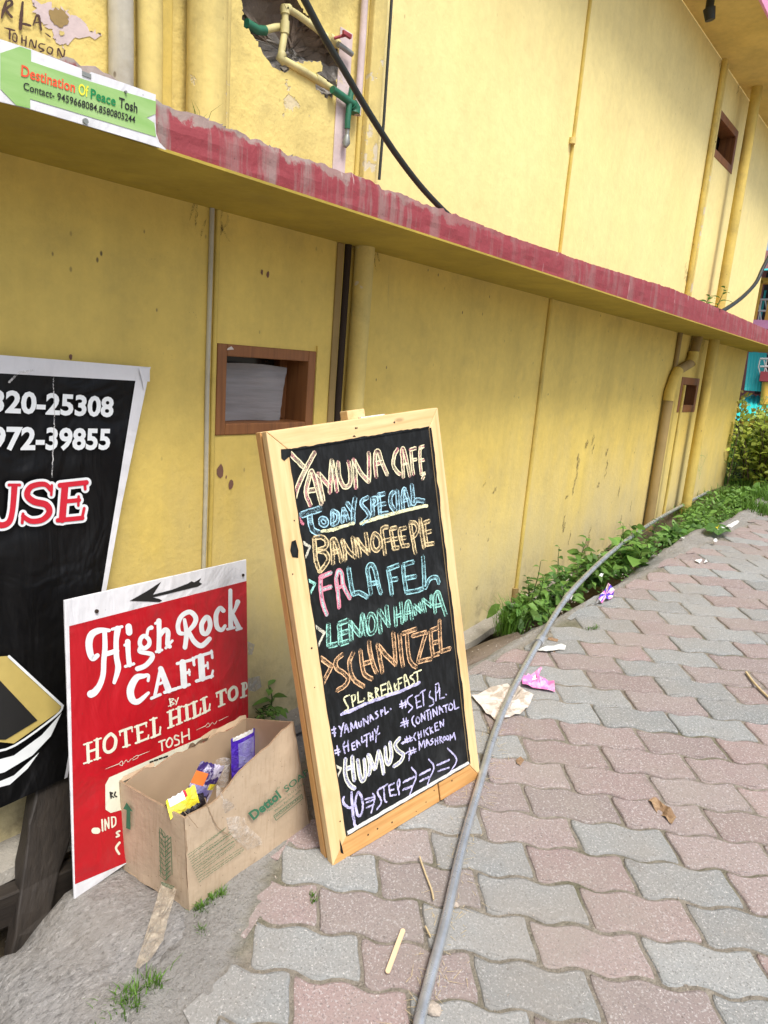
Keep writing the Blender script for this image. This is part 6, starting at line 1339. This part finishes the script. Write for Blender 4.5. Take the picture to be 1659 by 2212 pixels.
def clump(name, pts, label, spread, hgt, nleaf, ls, lw, mat='leaf', group=None, kind=None, cat='plant', stems=True):
    m = MB(); s = MB(); c0 = sum(pts)/len(pts)
    for p in pts:
        f1, f2, f3 = lrn.uniform(.55, 1.45), lrn.uniform(.6, 1.35), lrn.uniform(.6, 1.3)
        for i in range(int(nleaf*f3)):
            r_ = abs(lrn.gauss(0, .5))*spread; a_ = lrn.uniform(0, 6.283); hh = hgt*f2*lrn.uniform(.15, 1)*(1-.4*min(1, r_/spread)); b = p+np.array([math.cos(a_)*r_, math.sin(a_)*r_, hh])
            if b[0] < XW+.02: b[0] = XW+.02+lrn.uniform(0, .05)
            d = np.array([math.cos(a_), math.sin(a_), lrn.uniform(-.2, .8)])+rv()*.4; k = lrn.uniform(.55, 1.25)
            leaf(m, b, d, np.array([.2, -.1, 1.])+rv()*.4, ls*k*f1, lw*k*f1*f2, 0, lrn.uniform(.45, 1.35)*(.75+.4*f3), .2, lrn.uniform(.1, .5))
            if stems and i % 3 == 0: s.tube([p+np.array([math.cos(a_)*r_*.3, math.sin(a_)*r_*.3, 0]), (p+b)/2+rv()*.01, b], [.0018, .0015, .0008], 4, caps=False)
    if kind: o = m.build(name, M[mat]); return tag(o, kind=kind)
    root = empty(name, c0, label, cat, group); m.build('foliage', M[mat], root)
    if stems: s.build('stem', M['stem'], root)
    return root
def grass(name, pts, label=None, n=120, spread=.05, h=(.04, .10), kind=None, group=None, wd=.0028):
    m = MB()
    for p in pts:
        for i in range(n):
            r_ = abs(lrn.gauss(0, .55))*spread; a_ = lrn.uniform(0, 6.283); b = np.array([p[0]+math.cos(a_)*r_, p[1]+math.sin(a_)*r_, p[2]]); l = lrn.uniform(*h); a2 = a_+lrn.gauss(0, .7); out = np.array([math.cos(a2), math.sin(a2), 0])*l*lrn.uniform(.1, .9)
            s_ = np.array([-math.sin(a2), math.cos(a2), 0])*wd*lrn.uniform(.3, .7); q1 = b+np.array([0, 0, l*.55])+out*.3; q2 = b+np.array([0, 0, l*.85])+out
            sh = lrn.uniform(.5, 1.4); m.add([b-s_, b+s_, q1+s_*.8, q1-s_*.8, q2], [(0, 1, 2, 3), (3, 2, 4)], 0, False, fc=(sh, sh*.97, sh*.8, 1))
    o = m.build(name, M['grass'], origin=None if kind else sum(pts)/len(pts)); return tag(o, label, None if kind else 'grass', group, kind)
def hzp(x, y, off=0.0): return np.array([x, y, hz(x, y)[0]+off])
def strip(t, y):
    x = interp(y, EDGE)-.16-t*(interp(y, EDGE)-.16-XW-.04); p = hzp(x, y); p[2] = max(p[2], zs(interp(y, EDGE), y)-.10); return p
def strip_(t, y): return hzp(interp(y, EDGE)-.16-t*(interp(y, EDGE)-.16-XW-.04), y)      # t=0 at the kerb, 1 at the wall
# upright weeds with pointed leaves
stem_plant(px_(1180, 1335, -1.18)*np.array([1, 1, 0])+np.array([0, 0, hz(-1.22, px_(1180, 1335, -1.18)[1])[0]]), .20, 9, .075, .030, 'upright pointed leaf weed at the near end of the drain, beside the conduit', (-.01, .0))
stem_plant(strip(.55, 2.95), .20, 8, .06, .028, 'tall weed with a seed spike standing against the yellow wall', (-.0, .01), ('leaf_dark', 'stem'))
stem_plant(strip(.1, 2.75), .12, 7, .09, .06, 'low weed with large round leaves spilling over the kerb', (.02, 0.0))
stem_plant(strip(.0, 3.35), .12, 8, .16, .10, 'broad pale leafed dock plant overhanging the kerb', (.02, -.02), ('leaf', 'stem'))
stem_plant(GROUND.hit(583, 1545, 0)*np.array([1, 1, 1])+np.array([-.02, .02, 0]), .085, 7, .075, .030, 'small nettle growing behind the cardboard box', (0, 0))
clump('weed_plant', [GROUND.hit(545, 1548, 0)+np.array([-.03, .03, .0])], 'low mossy weed under the edge of the red sign', .03, .04, 40, .02, .012)
# low thicket filling the drain: one mass nobody could count
pts = [strip(lrn.uniform(.05, .40+.35*sstep(4.4, 5.2, y)), y) for y in np.arange(2.5, 6.4, .07) if fbm(y*2.6, 3, 1) > -.34]
clump('weed_thicket', [p for p in pts if p[1] < 4.4], None, .095, .095, 62, .032, .017, 'leaf_dark', None, 'stuff', stems=False)
clump('weed_thicket', [p+np.array([0, 0, .02]) for p in pts if p[1] < 4.6], None, .10, .115, 22, .050, .023, 'leaf', None, 'stuff', stems=False)
clump('weed_thicket', [p for p in pts if p[1] >= 4.2], None, .13, .085, 50, .045, .022, 'leaf', None, 'stuff', stems=False)
for i, (t, y, lab) in enumerate(((.25, 3.05, 'leafy weed clump under the middle of the conduit'), (.4, 3.6, 'leafy weed clump below the far drainpipe'), (.2, 4.3, 'leafy weed clump before the far grass'), (.5, 5.1, 'leafy weed clump at the foot of the far column'))):
    clump('weed_plant', [strip(t, y)], lab, .085, .17-.07*sstep(3.3, 4.2, y), 34, .055, .03, 'leaf')
for i, (t, y, lab) in enumerate(((.22, 2.42, 'grass tuft beside the conduit at the near end of the drain'), (.2, 3.1, 'long grass tuft in the middle of the weed strip'))):
    grass('grass_tuft', [strip(t, y)+np.array([.0, .03*k, 0]) for k in (0, 1, 2)], lab, 150, .05, (.07, .17))
g6 = (0, 2100, 2.212)
grass('grass_tuft', [GROUND.hit(*PX(g6, x, y), .0) for x, y in ((800, 1850), (880, 1820), (960, 1760), (720, 1890), (1020, 1760), (860, 1900), (760, 1930))], 'green grass tuft at the lower edge of the granite', 38, .026, (.015, .042), wd=.0022)
grass('grass_tuft', [GROUND.hit(*PX(g6, x, y), .0) for x, y in ((1320, 1230), (1380, 1190), (1440, 1150), (1290, 1250))], 'short grass growing along the front foot of the carton', 60, .018, (.008, .02), wd=.0018)
grass('grass_tuft', [GROUND.hit(*PX(g6, 1310, 1395), .0)], 'tiny grass tuft in a crack in front of the carton', 34, .012, (.008, .02), wd=.0018)
grass('grass_tuft', [GROUND.hit(*PX(z24, 655, 470), .0), GROUND.hit(*PX(z24, 660, 500), .0)], 'tiny moss tuft between two pink pavers', 30, .009, (.005, .014), wd=.0016)
grass('grass_tuft', [GROUND.hit(*PX((1350, 1800, 1.843), x, y), .0) for x, y in ((690, 84), (712, 78), (735, 72))], 'thin grass line along the cracked kerb', 30, .018, (.006, .016), wd=.0016)
grass('grass_verge', [hzp(lrn.uniform(-1.4, -.75), y) for y in np.arange(4.9, 9.5, .035)], None, 60, .11, (.04, .12), 'stuff', wd=.005)
grass('grass_verge', [hzp(lrn.uniform(-2.6, -1.1), y) for y in np.arange(6.7, 10.5, .02)], None, 60, .16, (.05, .14), 'stuff', wd=.006)
for k in range(12):
    y = 2.55+2.6*(k/12)**1.8+lrn.uniform(-.08, .08); stem_plant(strip(lrn.uniform(.05, .6), y), lrn.uniform(.12, .26)*(1-.4*sstep(3.2, 4.4, y)), lrn.randrange(8, 15), lrn.uniform(.05, .085), lrn.uniform(.022, .045), 'upright leafy weed among the plants in the drain', (lrn.uniform(-.02, .04), lrn.uniform(-.04, .04)), (lrn.choice(['leaf', 'leaf', 'leaf_dark']), 'stem'), 'upright weeds along the drain')
# plants rooted on the slabs
sl = Plane((XL-.10, 0, 0), (1, 0, 0))
for (x, y, h, lab) in ((1545, 672, .16, 'small leafy seedling growing on the far end of the red slab'), (1520, 668, .08, 'low seedling beside the column on the red slab')):
    p = sl.hit(x, y); p[2] = slabtop(p[1])-.01; stem_plant(p, h, 8, .10, .035, lab, (.02, .03), ('leaf_dark', 'stem'))
sl = Plane((XL-.05, 0, 0), (1, 0, 0)); p = sl.hit(440, 240); p[2] = slabtop(p[1])-.005; grass('grass_tuft', [p], 'sparse grass blades on the red slab below the fat yellow pipe', 9, .03, (.03, .06), wd=.002)
m_ = MB()
for i in range(70):                                               # loose mortar crumbs on the slab edge
    y = lrn.uniform(.82, 1.06); p = np.array([XL-abs(lrn.gauss(0, .03))-.012, y, slabtop(y)-.004]); r_ = lrn.uniform(.004, .016); vs = [p+np.array([lrn.uniform(-1, 1), lrn.uniform(-1, 1), k])*r_ for k in (-.6, -.3, .3, .8)]; m_.add(vs, [(0, 1, 2), (0, 1, 3), (1, 2, 3), (2, 0, 3)])
tag(m_.build('mortar_rubble', M['hole_grey']), kind='stuff')

# sunlit bushes past the end of the building
def ghit(x, y):
    d = ray(x, y); t = 1.0
    for _ in range(4000):
        p = EYE+d*t
        if p[2] <= hz(p[0], p[1])[0]: break
        t += .005
    return p
def bush(c, rx, ry, h, n, label, tips=0):
    root = empty('bush', c, label, 'bush', 'sunlit bushes past the end of the building'); m = MB(); t = MB(); s = MB()
    shoots = [(c+np.array([lrn.gauss(0, .45)*rx, lrn.gauss(0, .45)*ry, 0]), h*lrn.uniform(.65, 1.05)) for _ in range(34)]
    for b, hh in shoots:
        tip = b+np.array([lrn.gauss(0, .10), lrn.gauss(0, .10), hh]); s.tube([b, (b+tip)/2+rv()*.02, tip], [.005, .004, .002], 5, caps=False)
        for i in range(n):
            q = lrn.random()**.8; p = b+(tip-b)*q; sp_ = .13*(1.15-q*.75); a_ = lrn.uniform(0, 6.28); d = np.array([math.cos(a_), math.sin(a_), .5+q]); p = p+d*sp_*lrn.random()*np.array([1, 1, .4])
            (leaf(t, p, d+rv()*.3, rv(), .055, .024, 0, lrn.uniform(.6, 1.2)) if q > .92 and tips else leaf(m, p, d+rv()*.4, rv()*.6+np.array([.6, -.3, 1.6]), .06, .034, 0, lrn.uniform(.45, 1.3)))
    m.build('foliage', M['bush'], root); s.build('branch', M['twig'], root)
    if tips: t.build('young_shoot', M['bush_tip'], root)['kind'] = 'stuff'
for x, y, d_, h, lab, tp in ((1615, 1046, 8.0, .74, 'bushy yellow green shrub nearest the wall corner with pale new shoots', 1), (1668, 1052, 8.6, .74, 'yellow green shrub at the right edge with orange tipped shoots', 1), (1725, 1050, 8.2, .74, 'leafy green shrub beyond the right edge of the grass', 1)):
    p = ghit(x, y); print('bush', p); bush(np.array([p[0], p[1], hz(p[0], p[1])[0]]), .34, .34, h, 52, lab, tp)

# ------------------------------------------------------------------ neighbouring house with turquoise roofs, far right
hd = ray(1640, 860); hd = hd*np.array([1, 1, 0]); hd /= np.linalg.norm(hd); hx = np.array([hd[1], -hd[0], 0])
HPL = Plane(EYE+hd*15.0, -hd)
def H(x, y, o=0.0): return HPL.hit(x, y)-hd*o
hs = empty('neighbour_house', H(1640, 1000)*np.array([1, 1, 0])+np.array([0, 0, .4]), 'rose coloured house with turquoise sheet roofs and an ochre balcony', 'house')
def hbox(name, x0, y0, x1, y1, o, dep, mat, parent=hs):
    a, b = H(x0, y1, o), H(x1, y0, o); m = MB(); w_ = (b-a) @ hx; h_ = b[2]-a[2]; c = a+hx*w_/2+np.array([0, 0, h_/2])+hd*dep/2; m.box(c, w_, dep, h_, (hx, hd, np.array([0, 0, 1.]))); return m.build(name, mat, parent)
hbox('house_wall', 1560, 540, 2100, 1010, 0, 3.0, M['house_wall'])
hbox('dark_opening', 1635, 590, 1720, 705, .02, .02, M['house_dark']); hbox('dark_opening', 1630, 770, 1720, 850, .02, .02, M['house_dark']); hbox('lower_wall', 1580, 898, 1800, 1010, .9, .9, M['maroon'])
m_ = MB()                                                          # corrugated lean-to roof
a, b, c, d = H(1592, 900, 1.5), H(1760, 915, 1.5), H(1760, 866, .1), H(1606, 852, .1); n = 46; vs = []
for i in range(n+1):
    t = i/n; z = .02*math.sin(i*2.1); vs += [a+(b-a)*t+np.array([0, 0, z]), d+(c-d)*t+np.array([0, 0, z])]
m_.add(vs, [(2*i, 2*i+2, 2*i+3, 2*i+1) for i in range(n)], 0, True); m_.build('lean_to_roof', M['turq'], hs)
m_ = MB(); a, b, c, d = H(1609, 843, .5), H(1645, 846, .5), H(1657, 764, .25), H(1618, 762, .25); vs = []
for i in range(19):
    t = i/18; z = .012*math.sin(i*2.1); vs += [a+(b-a)*t-hd*z, d+(c-d)*t-hd*z]
m_.add(vs, [(2*i, 2*i+2, 2*i+3, 2*i+1) for i in range(18)], 0, True); m_.build('awning', M['turq'], hs)
hbox('turquoise_shutter', 1626, 740, 1642, 762, .2, .1, M['turq_dark']); hbox('turquoise_shutter', 1609, 850, 1625, 872, .3, .1, M['turq_dark'])
hbox('balcony_floor', 1640, 812, 1760, 824, .7, .7, M['maroon']); m_ = MB(); m_.tube([H(1655, 826, .6), H(1650, 872, .6)], .07, 10); m_.build('balcony_post', M['ochre'], hs)
def railing(x0, y0, x1, y1, o):
    m = MB(); n = 12
    for i in range(n+1):
        x = x0+(x1-x0)*i/n; m.tube([H(x, y0, o), H(x+(x1-x0)/n*(.5 if i % 2 else -.5), (y0+y1)/2, o), H(x, y1, o)], .012, 5)
    for yy_ in (y0, (y0+y1)/2, y1): m.tube([H(x0, yy_, o), H(x1, yy_, o)], .02, 5)
    return m.build('railing', M['rail_white'], hs)
railing(1642, 778, 1730, 810, .6); railing(1630, 655, 1720, 702, .6)
hbox('balcony_floor', 1622, 704, 1760, 716, .8, .8, M['pinkedge'])
for x, xw in ((1633, 6), (1660, 6), (1690, 6)): hbox('balcony_post', x, 615, x+xw, 704, .62, .1, M['ochre'])
hbox('balcony_beam', 1630, 612, 1760, 622, .62, .12, M['ochre']); hbox('window_frame', 1640, 628, 1656, 690, .06, .05, M['turq_dark'])
m_ = MB(); a, b, c, d = H(1630, 606, 1.2), H(1800, 600, 1.2), H(1800, 545, -1.0), H(1655, 560, -1.0); m_.add([a, b, c, d], [(0, 1, 2, 3)]); m_.build('upper_roof', M['turq'], hs)

# ------------------------------------------------------------------ every separate piece is a part of its own
def split_pieces(names, gap):
    for o in [o for o in list(col.objects) if o.type == 'MESH' and o.name.split('.')[0] in names]:
        me = o.data; nv = len(me.vertices)
        if nv == 0: continue
        V_ = np.empty(nv*3); me.vertices.foreach_get('co', V_); V_ = V_.reshape(-1, 3)
        par = list(range(nv))
        def find(a):
            while par[a] != a: par[a] = par[par[a]]; a = par[a]
            return a
        for p in me.polygons:
            v = list(p.vertices)
            for k in v[1:]:
                a, b = find(v[0]), find(k)
                if a != b: par[b] = a
        root = np.array([find(i) for i in range(nv)]); ids = list(dict.fromkeys(root.tolist()))
        lo = np.array([V_[root == i].min(0) for i in ids])-gap/2; hi = np.array([V_[root == i].max(0) for i in ids])+gap/2
        grp = list(range(len(ids)))
        def gf(a):
            while grp[a] != a: a = grp[a]
            return a
        for i in range(len(ids)):
            for j in range(i+1, len(ids)):
                if (lo[i] < hi[j]).all() and (lo[j] < hi[i]).all():
                    a, b = gf(i), gf(j)
                    if a != b: grp[b] = a
        gid = {ids[i]: gf(i) for i in range(len(ids))}; vg = np.array([gid[r_] for r_ in root.tolist()]); groups = list(dict.fromkeys(vg.tolist()))
        if len(groups) < 2: continue
        mats = list(me.materials); polys = [(tuple(p.vertices), p.material_index, p.use_smooth) for p in me.polygons]
        gc_ = np.empty(nv*3); me.attributes['gc'].data.foreach_get('vector', gc_); gc_ = gc_.reshape(-1, 3); name = o.name.split('.')[0]
        parent, loc, mods = o.parent, o.location.copy(), [(m.width, m.segments) for m in o.modifiers]
        first = True
        for g in groups:
            idx = np.where(vg == g)[0]; mp = {int(v): k for k, v in enumerate(idx)}; pl = [p for p in polys if vg[p[0][0]] == g]
            m2 = bpy.data.meshes.new(name); m2.from_pydata([tuple(V_[i]) for i in idx], [], [tuple(mp[v] for v in p[0]) for p in pl])
            for mm in mats: m2.materials.append(mm)
            m2.polygons.foreach_set('material_index', [p[1] for p in pl]); m2.polygons.foreach_set('use_smooth', [p[2] for p in pl])
            a = m2.attributes.new('gc', 'FLOAT_VECTOR', 'POINT'); a.data.foreach_set('vector', gc_[idx].ravel()); m2.update()
            if first: o.data = m2; first = False
            else:
                c = bpy.data.objects.new(name, m2); col.objects.link(c); c.parent = parent; c.location = loc
split_pieces({'phone_number', 'hotel_lettering', 'high_rock_lettering', 'cafe_lettering', 'contact_lettering', 'room_lettering'}, .016)
split_pieces({'pipe_fitting', 'pipe_elbow', 'green_pipe_length', 'nail_head', 'tape_tab', 'torn_flap', 'chipped_paint_spot', 'clear_tape', 'white_swoosh', 'metal_pipe_end', 'hinge_plate', 'soap_print', 'package_print', 'crease', 'crease_mark', 'emblem_inner', 'paper_remnant'}, .004)
